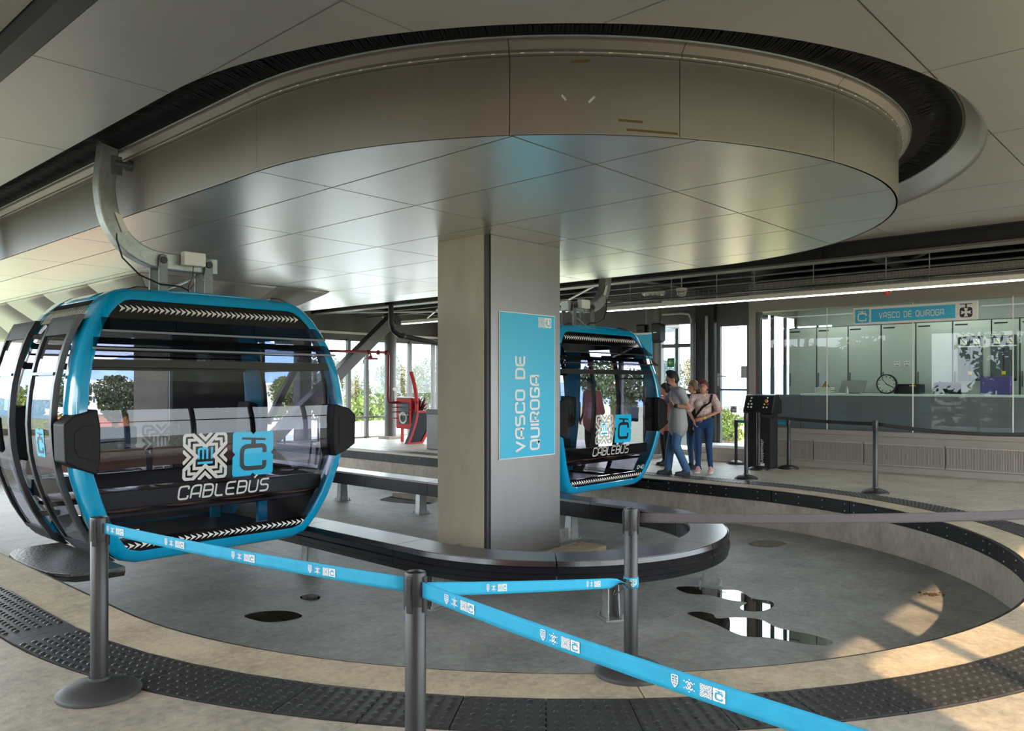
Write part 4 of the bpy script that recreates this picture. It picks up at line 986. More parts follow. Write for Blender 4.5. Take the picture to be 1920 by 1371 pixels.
# tall equipment cabinets
edges = [1478, 1531, 1590, 1652, 1717, 1786, 1859, 1912, 1975]
XC = 9.15
wl = ['first tall grey cabinet nearest the glass door side', 'second tall grey cabinet behind the counter, with a handle', 'third tall grey cabinet, behind the tilted monitor', 'fourth tall grey cabinet with two small square stickers, behind the clock', 'fifth tall grey cabinet, right of the pane joint', 'tall grey cabinet carrying the first black meter panel', 'tall grey cabinet carrying the second black meter panel', 'last tall grey cabinet at the right edge']
for i, (a, b) in enumerate(zip(edges[:-1], edges[1:])):
    y0 = PX(b, 700, XC).y; y1 = PX(a, 700, XC).y; zt_ = PX(a, 617-(a-1478)*.055, XC).z
    zt_ = 2.62
    cb = thing('equipment_cabinet', wl[i], 'cabinet', (XC+.2, (y0+y1)/2, .02), 'tall grey cabinets in the control room')
    MB().box(XC+.02, XC+.45, y0+.004, y1-.004, .02, zt_).build('body', 'panel_edge', cb)
    dr = MB().box(XC, XC+.02, y0+.012, y1-.012, .06, zt_-.02).build('door', 'cream_panel', cb, bevel=.004)
    MB().box(XC-.02, XC, y1-.05, y1-.03, 1.45, 1.72).build('handle', 'steel_mid', dr)
    MB().box(XC-.003, XC, y1-.24, y1-.04, zt_-.09, zt_-.065).build('name_strip', 'black_print', dr)
    if i in (1, 3, 4):
        yy = (y0+y1)/2+(.12 if i != 4 else -.1); mb = MB(); mb.prism([(XC-.004, yy-.075, 1.42), (XC-.004, yy+.075, 1.42), (XC-.004, yy, 1.55)], (.003, 0, 0)); w_ = mb.build('warning_triangle', 'warn_yellow', dr)
        mb = MB(); mb.flat2([ribbon([(yy-.07,1.422),(yy+.07,1.422),(yy,1.543)], .014, True), ribbon([(yy+.01,1.51),(yy-.012,1.475),(yy+.012,1.475),(yy-.005,1.44)], .012)], lambda u, v: (XC-.0055, u, v)); mb.build('warning_print', 'black_print', w_)
    if i == 3:
        for yy in (-.07, .10):
            c = (y0+y1)/2-.05-yy; MB().box(XC-.004, XC, c-.05, c+.05, 1.82, 1.92).build('sticker', 'paper', dr); mb = MB(); mb.flat2([ribbon([(c-.035,1.89),(c-.01,1.89)], .012), ribbon([(c+.01,1.89),(c+.035,1.89)], .012), ribbon([(c-.03,1.84),(c+.03,1.84)], .012)], lambda u, v: (XC-.0055, u, v)); mb.build('sticker_print', 'black_print', dr)
    if i in (5, 6):
        c = (y0+y1)/2+.02; mpn = MB().box(XC-.03, XC, c-.19, c+.19, 1.55, 2.33).build('meter_panel', 'screen_dark', dr, bevel=.006)
        for s_ in (-.10, .10): 
            MB().box(XC-.036, XC-.03, c+s_-.05, c+s_+.05, 2.19, 2.28).build('meter', 'paper', mpn)
            mb = MB(); mb.flat2([ribbon([(c+s_+.03,2.27),(c+s_-.03,2.2)], .01)], lambda u, v: (XC-.0375, u, v)); mb.build('needle', 'black_print', mpn)
        MB().box(XC-.034, XC-.03, c-.19, c+.19, 2.14, 2.16).build('panel_line', 'white_plastic', mpn); MB().box(XC-.036, XC-.03, c-.012, c+.012, 1.56, 2.14).build('panel_bar', 'black_print', mpn); MB().box(XC-.04, XC-.03, c-.03, c+.03, 1.66, 1.72).build('panel_lock', 'btn_yellow', mpn)
# things on the counter
ck = thing('desk_clock', 'round white-faced clock with black rim standing on the control room counter', 'clock', (8.12, -.90, 1.325))
cc = (8.12, -.90, 1.325+.172)
MB().lathe([(0,.03),(.172,.03),(.172,-.01),(.168,-.02),(.15,-.02),(.15,-.004),(0,-.004)], 36, cc, axis='x').build('rim', 'black_plastic', ck, smooth=True)
MB().lathe([(0,-.012),(.152,-.012),(.152,0)], 36, cc, axis='x').build('dial', 'paper', ck)
for h_ in range(12):
    a = h_*pi/6; u = Vector((0, -math.sin(a), math.cos(a))); c0 = Vector(cc)+Vector((-.014,0,0)); MB().bar(c0+u*.115, c0+u*.142, .012, .003, up=(1,0,0)).build('hour_mark', 'black_print', ck)
for an, L, wd in ((math.radians(118), .125, .012), (math.radians(-40), .125, .009), (math.radians(118-0), .08, .014)):
    u = Vector((0, -math.sin(an), math.cos(an))); c0 = Vector(cc)+Vector((-.017,0,0)); MB().bar(c0-u*.02, c0+u*L, wd, .003, up=(1,0,0)).build('hand', 'black_print', ck)
def counter_pt(px): return PX(px, 735, 8.25)
mn = counter_pt(1600); t = thing('monitor', 'tilted grey monitor with papers on the counter left of the clock', 'monitor', (8.25, mn.y, 1.325))
MB().prism([(8.12, mn.y+.22, 1.34), (8.36, mn.y+.24, 1.55), (8.36, mn.y-.20, 1.55), (8.12, mn.y-.22, 1.34)], (.03, 0, .012)).build('screen', 'panel_edge', t, bevel=.006); MB().box(8.2, 8.4, mn.y-.06, mn.y+.06, 1.325, 1.40).build('stand', 'black_plastic', t)
pn = counter_pt(1545); t = thing('paper_tray', 'pile of papers in a pale tray beside the tilted monitor', 'papers', (8.2, pn.y, 1.325))
for k in range(4): MB().box(8.1+.01*k, 8.34, pn.y-.14-.01*k, pn.y+.12, 1.326+.03*k, 1.345+.03*k).build('sheet_stack', 'paper', t, bevel=.004)
bn = counter_pt(1596); t = thing('hand_gel_bottle', 'small clear bottle standing in front of the tilted monitor', 'bottle', (8.05, bn.y, 1.325)); MB().lathe([(.022,0),(.022,.08),(.010,.095),(.010,.11),(0,.11)], 12, (8.05, bn.y, 1.325)).build('bottle', 'white_plastic', t, smooth=True); MB().box(8.02, 8.06, bn.y-.006, bn.y+.006, 1.43, 1.45).build('pump', 'white_plastic', t)
kn = counter_pt(1705); t = thing('desk_printer', 'black desk printer right of the clock on the counter', 'printer', (8.4, kn.y, 1.325)); MB().box(8.25, 8.55, kn.y-.17, kn.y+.26, 1.326, 1.50).build('case', 'black_plastic', t, bevel=.02); MB().box(8.244, 8.25, kn.y-.10, kn.y+.0, 1.455, 1.48).build('label', 'warn_yellow', t)
chp = counter_pt(1762); t = thing('office_chair', 'dark high-backed chair behind the counter', 'chair', (8.8, chp.y, .02))
MB().box(8.76, 8.84, chp.y-.2, chp.y+.24, .6, 1.53).build('backrest', 'black_cloth', t, bevel=.04); MB().box(8.66, 9.05, chp.y-.2, chp.y+.24, .48, .58).build('seat', 'black_cloth', t, bevel=.03); MB().tube([(8.86, chp.y, .02), (8.86, chp.y, .48)], .03).build('stem', 'steel_dark', t)
pb = PX(1868, 718, 8.3); t = thing('purple_carton', 'purple patterned carton on the counter at the right', 'box', (8.3, pb.y, 1.325)); MB().box(8.25, 8.5, pb.y-.20, pb.y+.22, 1.326, 1.62).build('carton', 'purple', t, bevel=.006); MB().box(8.244, 8.25, pb.y-.02, pb.y+.0, 1.33, 1.39).build('tape_strip', 'paper', t)
# station name sign on the glass
s0 = PX(1600, 579, XW-.08); s1 = PX(1833, 599, XW-.08); xs = XW-.08
sg2 = thing('station_sign', 'long white and cyan station name sign across the control room glass', 'sign', (xs, (s0.y+s1.y)/2, 2.52)); z0, z1 = 2.52, 2.815
MB().box(xs, xs+.05, s1.y, s0.y, z0, z1).build('board', 'white_print', sg2, bevel=.003)
yl = s0.y; L = s0.y-s1.y; f = xs-.003
MB().box(xs-.002, xs, yl-.835*L, yl-.155*L, z0+.035, z1-.04).build('name_panel', 'cyan_sign', sg2)
cm = lambda u, v, y, z, k, o=0: (f-o, y-u*k, z+v*k)
mb = MB(); mb.flat2(c_plate(), lambda u, v: cm(u, v, yl-.078*L, (z0+z1)/2, .118)); e_ = mb.build('cabin_emblem', 'cyan_sign', sg2); mb = MB(); mb.flat2(c_glyph(), lambda u, v: cm(u, v, yl-.078*L, (z0+z1)/2, .118, .002)); mb.build('emblem_mark', 'white_print', e_)
l_ = word('VASCO DE QUIROGA', .16, .36, 0)[1]; kk = .52*L/l_; xo = 0
for t_ in ('VASCO', 'DE', 'QUIROGA'):
    w_, q_ = word(t_, .17, .36, 0); mb = MB(); mb.flat2(w_, lambda u, v: (f-.001, yl-.225*L-(u+xo)*kk, (z0+z1)/2-.05+v*.09)); mb.build('lettering', 'white_print', sg2); xo += q_+GL[' '][0]+.72
mb = MB(); yc = yl-.915*L; mb.flat2([poly(rnd([(-.75,-.92),(.75,-.92),(.75,.42),(-.75,.42)], .35, True)), ribbon([(0,.4),(0,.85)], .2), ribbon([(-.75,.86),(.75,.86)], .1)], lambda u, v: cm(u, v, yc, (z0+z1)/2, .12)); e_ = mb.build('cross_emblem', 'black_print', sg2)
mb = MB(); mb.flat2(cross_pattee(), lambda u, v: cm(u, v-.25, yc, (z0+z1)/2, .12, .002)); mb.build('emblem_cross', 'white_print', e_)

# ------------------------------------------------------------------ roof steel over the far platform, lights, cable tray
ib = thing('roof_beam', 'long dark steel I-beam at the edge of the ceiling over the far platform', 'beam', (5.28, 2, 3.3))
MB().box(5.25, 5.29, -8.2, Y1, 3.31, 4.0).build('web', 'steel_dark', ib); MB().box(5.13, 5.41, -8.2, Y1, 3.29, 3.32).build('lower_flange', 'steel_mid', ib)
for y in (-4, -.9, 3.2, 6.2, 9.2, 12.2): MB().box(5.14, 5.40, y-.012, y+.012, 3.32, 4.0).build('stiffener', 'steel_dark', ib)
MB().box(5.0, 5.02, -8.2, Y1, 3.5, 4.0).build('ceiling_edge', 'steel_dark', ib)
for k, y in enumerate((-5.2, -1.2, 3.0, 7.0, 11.6)):
    t = thing('cross_beam', ['dark cross beam beyond the right edge', 'dark cross beam above the station name sign', 'dark cross beam above the far round column', 'dark cross beam behind the central column', 'dark cross beam over the corner windows'][k], 'beam', (7.5, y, 3.45), 'dark roof cross beams')
    MB().box(5.29, 9.9, y-.015, y+.015, 3.5, 4.0).build('web', 'steel_dark', t); MB().box(5.29, 9.9, y-.1, y+.1, 3.46, 3.5).build('lower_flange', 'steel_dark', t)
t = thing('cross_brace', 'diagonal dark roof brace above the cable tray', 'beam', (6.8, -1.5, 3.55)); MB().bar((5.35, -3.0, 3.62), (8.6, -.9, 3.62), .09, .09).build('tube', 'steel_mid', t)
for k, (p, q) in enumerate((((5.35, 7.2, 3.35), (8.4, 11.4, 3.35)), ((8.4, 7.2, 3.30), (5.35, 11.4, 3.30)), ((5.35, 3.2, 3.35), (8.4, 6.8, 3.35)), ((8.4, 3.2, 3.25), (5.6, 6.8, 3.25)))):
    t = thing('wind_brace', ['white tension rod rising from the round column to the left', 'white tension rod crossing toward the beam corner', 'white tension rod behind the rear gondola hanger', 'white tension rod above the loudspeakers'][k], 'tie rod', ((p[0]+q[0])/2, (p[1]+q[1])/2, 3.35), 'white roof tie rods'); MB().tube([p, q], .022, 8).build('rod', 'white_plastic', t)
t = thing('led_light', 'long thin LED light line running above the far platform', 'lamp', (6.0, -1.2, 2.89))
MB().box(5.96, 6.04, -6.5, 3.5, 2.90, 2.97).build('housing', 'white_plastic', t); MB().box(5.965, 6.035, -6.5, 3.5, 2.884, 2.90).build('diffuser', 'led', t)
t = thing('led_light', 'LED light line farther back behind the central column', 'lamp', (6.0, 8, 2.89), 'far LED light lines'); MB().box(5.96, 6.04, 4.2, 9.6, 2.96, 3.03).build('housing', 'white_plastic', t); MB().box(5.965, 6.035, 4.2, 9.6, 2.944, 2.96).build('diffuser', 'led', t)
t = thing('cable_tray', 'wire mesh cable tray hanging over the far platform', 'cable tray', (6.15, -1.2, 3.05))
mb = MB()
for x, z in ((6.08, 3.03), (6.16, 3.03), (6.25, 3.03), (6.08, 3.10), (6.25, 3.10), (6.08, 3.16), (6.25, 3.16)): mb.box(x-.004, x+.004, -6.5, 4.2, z-.004, z+.004)
mb.build('wires', 'galv_dark', t); mb = MB(); y = -6.5
while y < 4.2:
    mb.box(6.08-.003, 6.08+.003, y-.003, y+.003, 3.03, 3.17); mb.box(6.25-.003, 6.25+.003, y-.003, y+.003, 3.03, 3.17); mb.box(6.08, 6.25, y-.003, y+.003, 3.027, 3.033); y += .10
tag(mb.build('rungs', 'galv_dark', t), kind='stuff')
for k in range(5):
    pts = [(6.10+.03*k+random.uniform(-.01,.01), -6.4+j*.55, 3.05+random.uniform(0,.02)) for j in range(19)]; MB().tube(pts, .011, 5).build('cable', ['black_plastic', 'steel_mid', 'white_plastic', 'black_plastic', 'red_pipe'][k], t, smooth=True)
for k, y in enumerate((-5.6, -4.4, -3.3, -2.1, -1.5, -.4, .6, 1.3, 2.2, 3.1)):
    mb = MB(); mb.tube([(6.165, y, 2.90), (6.165, y, 4.02)], .008, 6).build('hanger_rod', 'galv', t)
for k, (x, z, y0, y1) in enumerate(((5.7, 3.44, -8, Y1), (6.7, 3.40, -8, Y1), (7.2, 3.36, -6, Y1))):
    t = thing('conduit', ['thin grey conduit just behind the roof beam', 'thin grey conduit above the cable tray', 'thin grey conduit in front of the control room fascia'][k], 'pipe', (x, 0, z)); MB().tube([(x, y0, z), (x, y1, z)], .02, 8).build('pipe', 'galv_dark', t, smooth=True)
p = PX(1278, 550, 6.4); t = thing('smoke_detector', 'white smoke detector hanging from the dark roof', 'detector', (p.x, p.y, 3.05))
MB().lathe([(0,-.06),(.06,-.05),(.085,-.02),(.085,.02),(.10,.03),(.10,.09),(0,.09)], 18, (p.x, p.y, p.z)).build('body', 'white_plastic', t, smooth=True); MB().tube([(p.x, p.y, p.z+.09), (p.x, p.y, 4.02)], .012).build('stem', 'galv', t)
p = PX(1662, 549, 7.6); t = thing('beacon_lamp', 'small red beacon under the LED light above the sign', 'lamp', (p.x, p.y, p.z)); MB().lathe([(0,-.04),(.04,-.035),(.055,.0),(.055,.02),(0,.02)], 16, p).build('dome', 'lamp_red', t, smooth=True); MB().box(p.x-.03, p.x+.2, p.y-.03, p.y+.03, p.z+.02, p.z+.05).build('mount', 'white_plastic', t)

# ------------------------------------------------------------------ far round columns, loudspeakers, pipework
rcs = [(7.46, 11.87, 'grey round column behind the red hose cabinet'), (7.55, 3.46, 'grey round column with loudspeakers beside the rear gondola'), (7.5, 7.6, 'grey round column hidden behind the central column')]
for x, y, l in rcs:
    t = thing('round_column', l, 'column', (x, y, 0), 'grey round steel columns'); r = .165
    MB().lathe([(0,0),(r,0),(r,3.45),(0,3.45)], 28, (x, y, 0)).build('shaft', 'steel_mid', t, smooth=True); MB().box(x-.24, x+.24, y-.24, y+.24, 0, .07).build('base_plate', 'concrete_wall', t, bevel=.01)
    mb = MB(); mb.lathe([(.17,3.30),(.24,3.34),(.24,3.40),(.17,3.45)], 16, (x, y, 0)); mb.build('collar', 'white_plastic', t)
for px, l, q in ((1236, 'black loudspeaker on the right of the far round column', 0), (1208, 'black loudspeaker on the left of the far round column', 1)):
    c = PX(px, 612, 7.35 if q == 0 else 7.45); t = thing('loudspeaker', l, 'speaker', (c.x, c.y, 2.4), 'loudspeakers on the round column')
    MB().prism([(c.x-.14, c.y-.10, 2.36), (c.x-.02, c.y-.10, 2.32), (c.x+.10, c.y-.10, 2.36), (c.x+.10, c.y-.10, 2.70), (c.x-.14, c.y-.10, 2.72)], (0, .22, 0)).build('case', 'black_plastic', t, bevel=.03); MB().box(c.x-.146, c.x-.138, c.y-.02, c.y+.05, 2.52, 2.54).build('badge', 'white_print', t)
    MB().tube([(c.x+.05, c.y, 2.55), (7.55, 3.46, 2.55)], .02).build('bracket', 'steel_dark', t)
t = thing('fire_pipe', 'dark red fire main with valve running to the round column', 'pipe', (6.4, 10.6, 1.0))
MB().tube([(3.2, 10.6, 2.28), (6.2, 10.6, 2.30), (6.34, 10.6, 2.29), (6.38, 10.6, 2.22), (6.36, 10.6, 1.1), (6.38, 10.6, 1.04), (6.44, 10.6, 1.02), (6.69, 10.6, 1.02)], .035, 10).build('pipe', 'red_pipe', t, smooth=True)
for x, z in ((5.75, 2.29), (6.05, 2.29), (6.3, 2.29)): MB().lathe([(.035,-.025),(.065,-.02),(.065,.02),(.035,.025)], 12, (x, 10.6, z), axis='x').build('flange', 'red_pipe', t)
MB().lathe([(.03,-.1),(.05,-.08),(.05,0),(.02,.02),(.02,.06)], 10, (5.78, 10.56, 2.20)).build('valve_body', 'red_pipe', t); MB().tube([(5.62, 10.5, 2.13), (5.95, 10.5, 2.13)], .025).build('valve_branch', 'red_pipe', t); MB().tube([(5.6, 10.5, 2.13), (5.52, 10.5, 2.08), (5.5, 10.5, 1.98)], .015).build('hose_tail', 'galv', t)
for z in (.62, .78, .9): MB().tube([(6.44, 10.6, z), (6.69, 10.6, z)], .014).build('stub', 'red_pipe', t)
MB().tube([(6.50, 10.55, 1.03), (6.50, 10.55, 1.32)], .014).build('gauge_stem', 'red_pipe', t); MB().lathe([(0,-.02),(.045,-.02),(.045,.02),(0,.02)], 14, (6.50, 10.52, 1.36), axis='y').build('gauge', 'white_plastic', t)
t = thing('hose_cabinet', 'red fire hose cabinet with a glass door on the far platform', 'cabinet', (6.82, 10.38, 0))
MB().box(6.72, 6.96, 10.06, 10.70, .345, 1.14).build('body', 'red_paint', t, bevel=.01); MB().box(6.69, 6.98, 10.04, 10.72, 1.14, 1.165).build('top_rim', 'white_plastic', t)
d_ = MB().box(6.695, 6.72, 10.08, 10.68, .37, 1.12).build('door', 'red_paint', t, bevel=.006); MB().box(6.688, 6.696, 10.18, 10.58, .47, 1.02).build('door_glass', 'win_dark', d_)
MB().tube([(6.68, 10.38+.13*math.cos(k_*pi/9), .63+.13*math.sin(k_*pi/9)) for k_ in range(18)], .025, 6, True).build('hose_reel', 'paper', t, smooth=True); MB().box(6.682, 6.688, 10.2, 10.56, .70, .72).build('shelf', 'white_plastic', t)
for y in (10.2, 10.6): MB().box(6.8, 6.86, y-.03, y+.03, 0, .345).build('leg', 'red_paint', t)
# planter kiosk: slanted red frame with dark panel
t = thing('planter_stand', 'red-edged dark slanted planter stand on the far platform', 'planter', (6.75, 9.8, 0)); yk = 9.8
out = [(6.347,.006),(6.80,.02),(7.105,.44),(7.105,.80),(6.66,.80),(6.60,.55),(6.48,.25)]
MB().prism([(x, yk, z) for x, z in out], (0, .14, 0)).build('body', 'kiosk_dark', t)
mb = MB(); mb.flat2([ribbon(out, .055, True)], lambda u, v: (u, yk-.012, v)); mb.build('red_edge', 'red_paint', t, solid=.012)
MB().prism([(6.75,yk-.01,.03),(6.85,yk-.01,.03),(7.10,yk-.01,.38),(7.10,yk-.01,.52)], (0, -.01, 0)).build('red_band', 'red_paint', t)
fin = [(6.60+.14*math.sin(k*.25)-.0*k, 9.85, .55+k*.125) for k in range(11)]; fin = [(6.42+.28*math.sin(pi*(k/10)*.78+.35)+.0, 9.88, .15+k*.165) for k in range(11)]
MB().sweep(fin, [(-.02,-.05),(.02,-.05),(.02,.05),(-.02,.05)], up=(0,1,0)).build('curved_fin', 'red_paint', t, smooth=False)
pl = thing('cordyline_plant', 'dark red spiky-leaved plant growing in the planter stand', 'plant', (6.9, 10.0, .80)); 
for k in range(46):
    a = random.uniform(0, 2*pi); el = random.uniform(.15, 1.35); L = random.uniform(.30, .55); d = Vector((math.cos(a)*math.cos(el), math.sin(a)*math.cos(el), math.sin(el))); b0 = Vector((6.9+random.uniform(-.08,.08), 10.0+random.uniform(-.06,.06), .80)); s_ = d.cross(Vector((0,0,1))).normalized()*.035
    p1 = b0+d*L*.5+Vector((0,0,.03)); p2 = b0+d*L-Vector((0,0,.06*math.cos(el))); MB().add([b0-s_*.4, b0+s_*.4, p1+s_, p2, p1-s_], [(0,1,2,4),(4,2,3)]).build('leaf', 'leaf_red', pl)
t = thing('litter_bin', 'dark grey litter bin beside the central column on the far platform', 'bin', (5.9, 8.2, 0)); MB().box(5.72, 6.15, 8.0, 8.4, 0, .88).build('body', 'steel_mid', t, bevel=.015); MB().box(5.71, 6.16, 7.99, 8.41, .80, .92).build('lid', 'steel_dark', t, bevel=.01); MB().lathe([(0,0),(.09,0),(.09,-.008)], 20, (5.93, 7.998, .62), axis='y').build('emblem', 'white_print', t)

pp = [PY(733, 572, 7.6), PY(733, 606, 7.6), PY(737, 620, 7.6), PY(748, 629, 7.6), PY(840, 648, 7.6)]
t = thing('drain_pipe', 'black drain pipe bending below the ceiling edge left of the central column', 'pipe', tuple(pp[1])); MB().tube(pp, .055, 10).build('pipe', 'black_plastic', t, smooth=True); MB().tube([pp[3]+Vector((.1,0,0)), pp[3]+Vector((.16,0,-.01))], .068, 10).build('coupling', 'steel_mid', t)
c0 = PY(515, 622, 7.0); c1 = PY(570, 641, 7.0); t = thing('line_map_sign', 'small white line map board with cyan icons hanging behind the front gondola', 'sign', (c0.x, 7.0, c1.z)); MB().box(c0.x, c1.x, 6.99, 7.01, c1.z-.06, c0.z+.06).build('board', 'white_print', t)
for k in range(6): MB().box(c0.x+.03+k*.052, c0.x+.065+k*.052, 6.985, 6.99, c1.z-.03, c1.z+.01).build('icon', 'cyan_sign', t)
MB().tube([((c0.x+c1.x)/2, 7.0, c0.z+.06), ((c0.x+c1.x)/2, 7.0, 2.9)], .008, 6).build('hanger', 'galv', t)

# ------------------------------------------------------------------ FACADES
wf = thing('wall_back', 'glazed end facade with slim grey mullions behind the hose cabinet', None, (7, 12.5, 0), kind='structure'); wf.pop('category', None)
YF = 12.55
MB().box(3.9, 9.95, YF, YF+.12, 2.68, 4.02).build('head_beam', 'steel_mid', wf); MB().box(3.9, 9.95, YF-.02, YF+.14, -.08, .04).build('sill', 'concrete_floor', wf)
MB().box(3.9, 9.95, YF-.03, YF+.02, 2.86, 2.92).build('head_rail', 'white_plastic', wf)
mx = [PY(p, 700, YF).x for p in (653, 687, 768, 812)]; mx = [3.95, 4.93]+mx+[9.85]
for x in mx: MB().box(x-.05, x+.05, YF-.06, YF+.06, 0, 2.72).build('mullion', 'steel_mid', wf, bevel=.005)
for a, b in zip(mx[:-1], mx[1:]): MB().box(a+.05, b-.05, YF-.005, YF+.005, .04, 2.70).build('glass_pane', 'glass_clear', wf)
t = thing('facade_column', 'wide rectangular steel column behind the diagonal brace', 'column', (4.92, 12.3, 0)); MB().box(4.76, 5.10, 12.12, 12.42, 0, 3.45).build('shaft', 'steel_mid', t, bevel=.01); MB().box(4.66, 5.20, 12.05, 12.47, 0, .04).build('base_plate', 'galv_dark', t)
t = thing('diagonal_brace', 'thick grey diagonal steel brace beside the round column', 'brace', (5.5, 11.8, .4)); MB().bar((7.15, 11.45, 3.22), (3.6, 11.45, .22), .28, .28).build('tube', 'steel_mid', t, bevel=.01); MB().bar((7.28, 11.45, 3.33), (7.12, 11.45, 3.20), .36, .36).build('end_plate', 'steel_dark', t)
t = thing('diagonal_brace', 'thinner grey diagonal brace seen through the front gondola', 'brace', (4.3, 12.0, .6)); MB().bar((4.75, 11.95, 2.32), (3.75, 11.95, .55), .12, .14).build('tube', 'steel_mid', t)
t = thing('hand_rail', 'grey metal hand rail in front of the far end windows', 'railing', (6, 12.0, 0)); mb = MB()
MB().box(3.4, 7.8, 12.24, 12.28, .56, .61).build('top_rail', 'steel_mid', t)
for x in (3.5, 4.4, 5.4, 6.4, 7.7): MB().box(x-.025, x+.025, 12.24, 12.28, 0, .57).build('rail_post', 'steel_mid', t)
wr = thing('wall_side', 'glazed side facade with dark frames behind the boarding passengers', None, (8.6, 6, 0), kind='structure'); wr.pop('category', None)
XS = 8.55
YR = 4.3; XB = 9.9
MB().box(XS, XS+.1, 1.50, YR, 2.78, 4.02).build('head_beam', 'steel_mid', wr); MB().box(XS-.02, XS+.12, 1.50, YR, 0, .10).build('sill', 'concrete_wall', wr)
MB().box(XS, XB, YR, YR+.1, 2.78, 4.02).build('head_beam', 'steel_mid', wr); MB().box(XB, XB+.1, YR, YF+.1, 2.72, 4.02).build('head_beam', 'steel_mid', wr)
MB().box(XS-.12, XS+.14, 2.58, 3.0, 0, 3.45).build('square_column', 'steel_dark', wr)
my = [3.10, 3.95, YR]
for y in my: MB().box(XS-.04, XS+.06, y-.045, y+.045, .1, 2.8).build('mullion', 'steel_mid', wr)
for a, b in zip(my[:-1], my[1:]):
    MB().box(XS-.03, XS+.03, a, b, 2.28, 2.36).build('transom', 'steel_mid', wr); MB().box(XS-.005, XS+.005, a+.045, b-.045, .1, 2.78).build('glass_pane', 'glass_clear', wr)
for x in (9.2, XB): MB().box(x-.045, x+.045, YR-.04, YR+.06, 0, 2.8).build('mullion', 'steel_mid', wr)
MB().box(XS+.06, XB-.05, YR-.005, YR+.005, .04, 2.78).build('glass_pane', 'glass_clear', wr)
for y in (5.9, 7.5, 9.1, 10.8): MB().box(XB-.04, XB+.06, y-.045, y+.045, 0, 2.8).build('mullion', 'steel_mid', wr)
dr = thing('door_1', 'tall grey framed glass door beside the control room', None, (XS, 2.1, .3), kind='structure'); dr.pop('category', None)
d0, d1 = 1.80, 2.56
for a, b in ((d0, d0+.09), (d1-.09, d1)): MB().box(XS-.04, XS+.04, a, b, .12, 2.80).build('door_stile', 'steel_mid', dr)
for a, b in ((.12, .28), (1.36, 1.40), (2.68, 2.80)): MB().box(XS-.04, XS+.04, d0+.09, d1-.09, a, b).build('door_rail', 'steel_mid', dr)
MB().box(XS-.004, XS+.004, d0+.09, d1-.09, .28, 2.68).build('door_glass', 'glass_clear', dr)
MB().tube([(XS-.05, d1-.05, 1.66), (XS-.11, d1-.05, 1.66), (XS-.11, d1-.26, 1.66)], .012).build('door_handle', 'galv', dr); MB().box(XS-.05, XS-.04, d1-.075, d1-.025, 1.45, 1.72).build('lock_plate', 'galv', dr)
mb = MB(); fs = XS-.008
for c, e in ((2.35, emblem_mi()), (2.02, emblem_shield())): mb.flat2(e, lambda u, v: (fs, c-u*.065, .98+v*.065))
mb.flat2(c_plate(), lambda u, v: (fs, 2.19-u*.07, .98+v*.07)); mb.build('door_sticker', 'silver_print', dr); mb = MB(); mb.flat2(c_glyph(), lambda u, v: (fs-.002, 2.19-u*.07, .98+v*.07)); mb.build('sticker_mark', 'black_print', dr)
MB().box(XS-.03, XS-.02, 1.86, 2.02, 1.62, 1.86).build('notice', 'cream_panel', dr)
t = thing('door_landing', 'low concrete landing with a pale top below the glass door', 'step', (8.1, 2.1, 0)); MB().box(7.86, 8.42, 1.52, 2.62, 0, .24).build('riser', 'concrete_wall', t, bevel=.01); MB().box(7.84, 8.44, 1.51, 2.64, .24, .29).build('tread', 'roof_white', t, bevel=.006); MB().box(7.62, 7.86, 1.52, 2.62, 0, .13).build('lower_step', 'concrete_wall', t, bevel=.01)
t = thing('handrail', 'white bent tube handrail beside the dark square column', 'handrail', (8.35, 3.0, 0)); MB().tube([(8.36, 2.70, .0), (8.36, 2.70, 2.9)], .03, 8).build('upright', 'galv', t); MB().tube([(8.36, 3.05, .1), (8.36, 3.05, 2.85), (8.36, 3.1, 2.97), (8.36, 3.3, 3.0), (8.36, 3.9, 3.0)], .03, 8).build('bent_conduit', 'galv', t, smooth=True); MB().tube([(8.36, 2.70, 1.38), (8.36, 3.4, 1.38)], .02, 8).build('rail', 'galv', t)
p = PX(1258, 680, 8.45); t = thing('exit_sign', 'small green arrow sign pointing left on the window', 'sign', (p.x, p.y, p.z)); MB().box(8.44, 8.455, p.y-.085, p.y+.085, p.z-.095, p.z+.095).build('plate', 'exit_green', t)
mb = MB(); mb.flat2([ribbon([(.5,0),(-.5,0)], .16), ribbon([(0,.45),(-.52,0),(0,-.45)], .16)], lambda u, v: (8.437, p.y-u*.09, p.z+v*.09)); mb.build('arrow', 'exit_arrow', t)
t = thing('direction_board', 'cyan direction board behind the rear gondola roof', 'sign', tuple(PX(1205, 625, 7.2))); c = PX(1205, 640, 7.2); MB().box(7.19, 7.22, c.y-.22, c.y+.22, c.z-.35, c.z+.17).build('board', 'cyan_sign', t); MB().box(7.185, 7.19, c.y-.22, c.y+.22, c.z+.13, c.z+.17).build('edge', 'white_print', t)
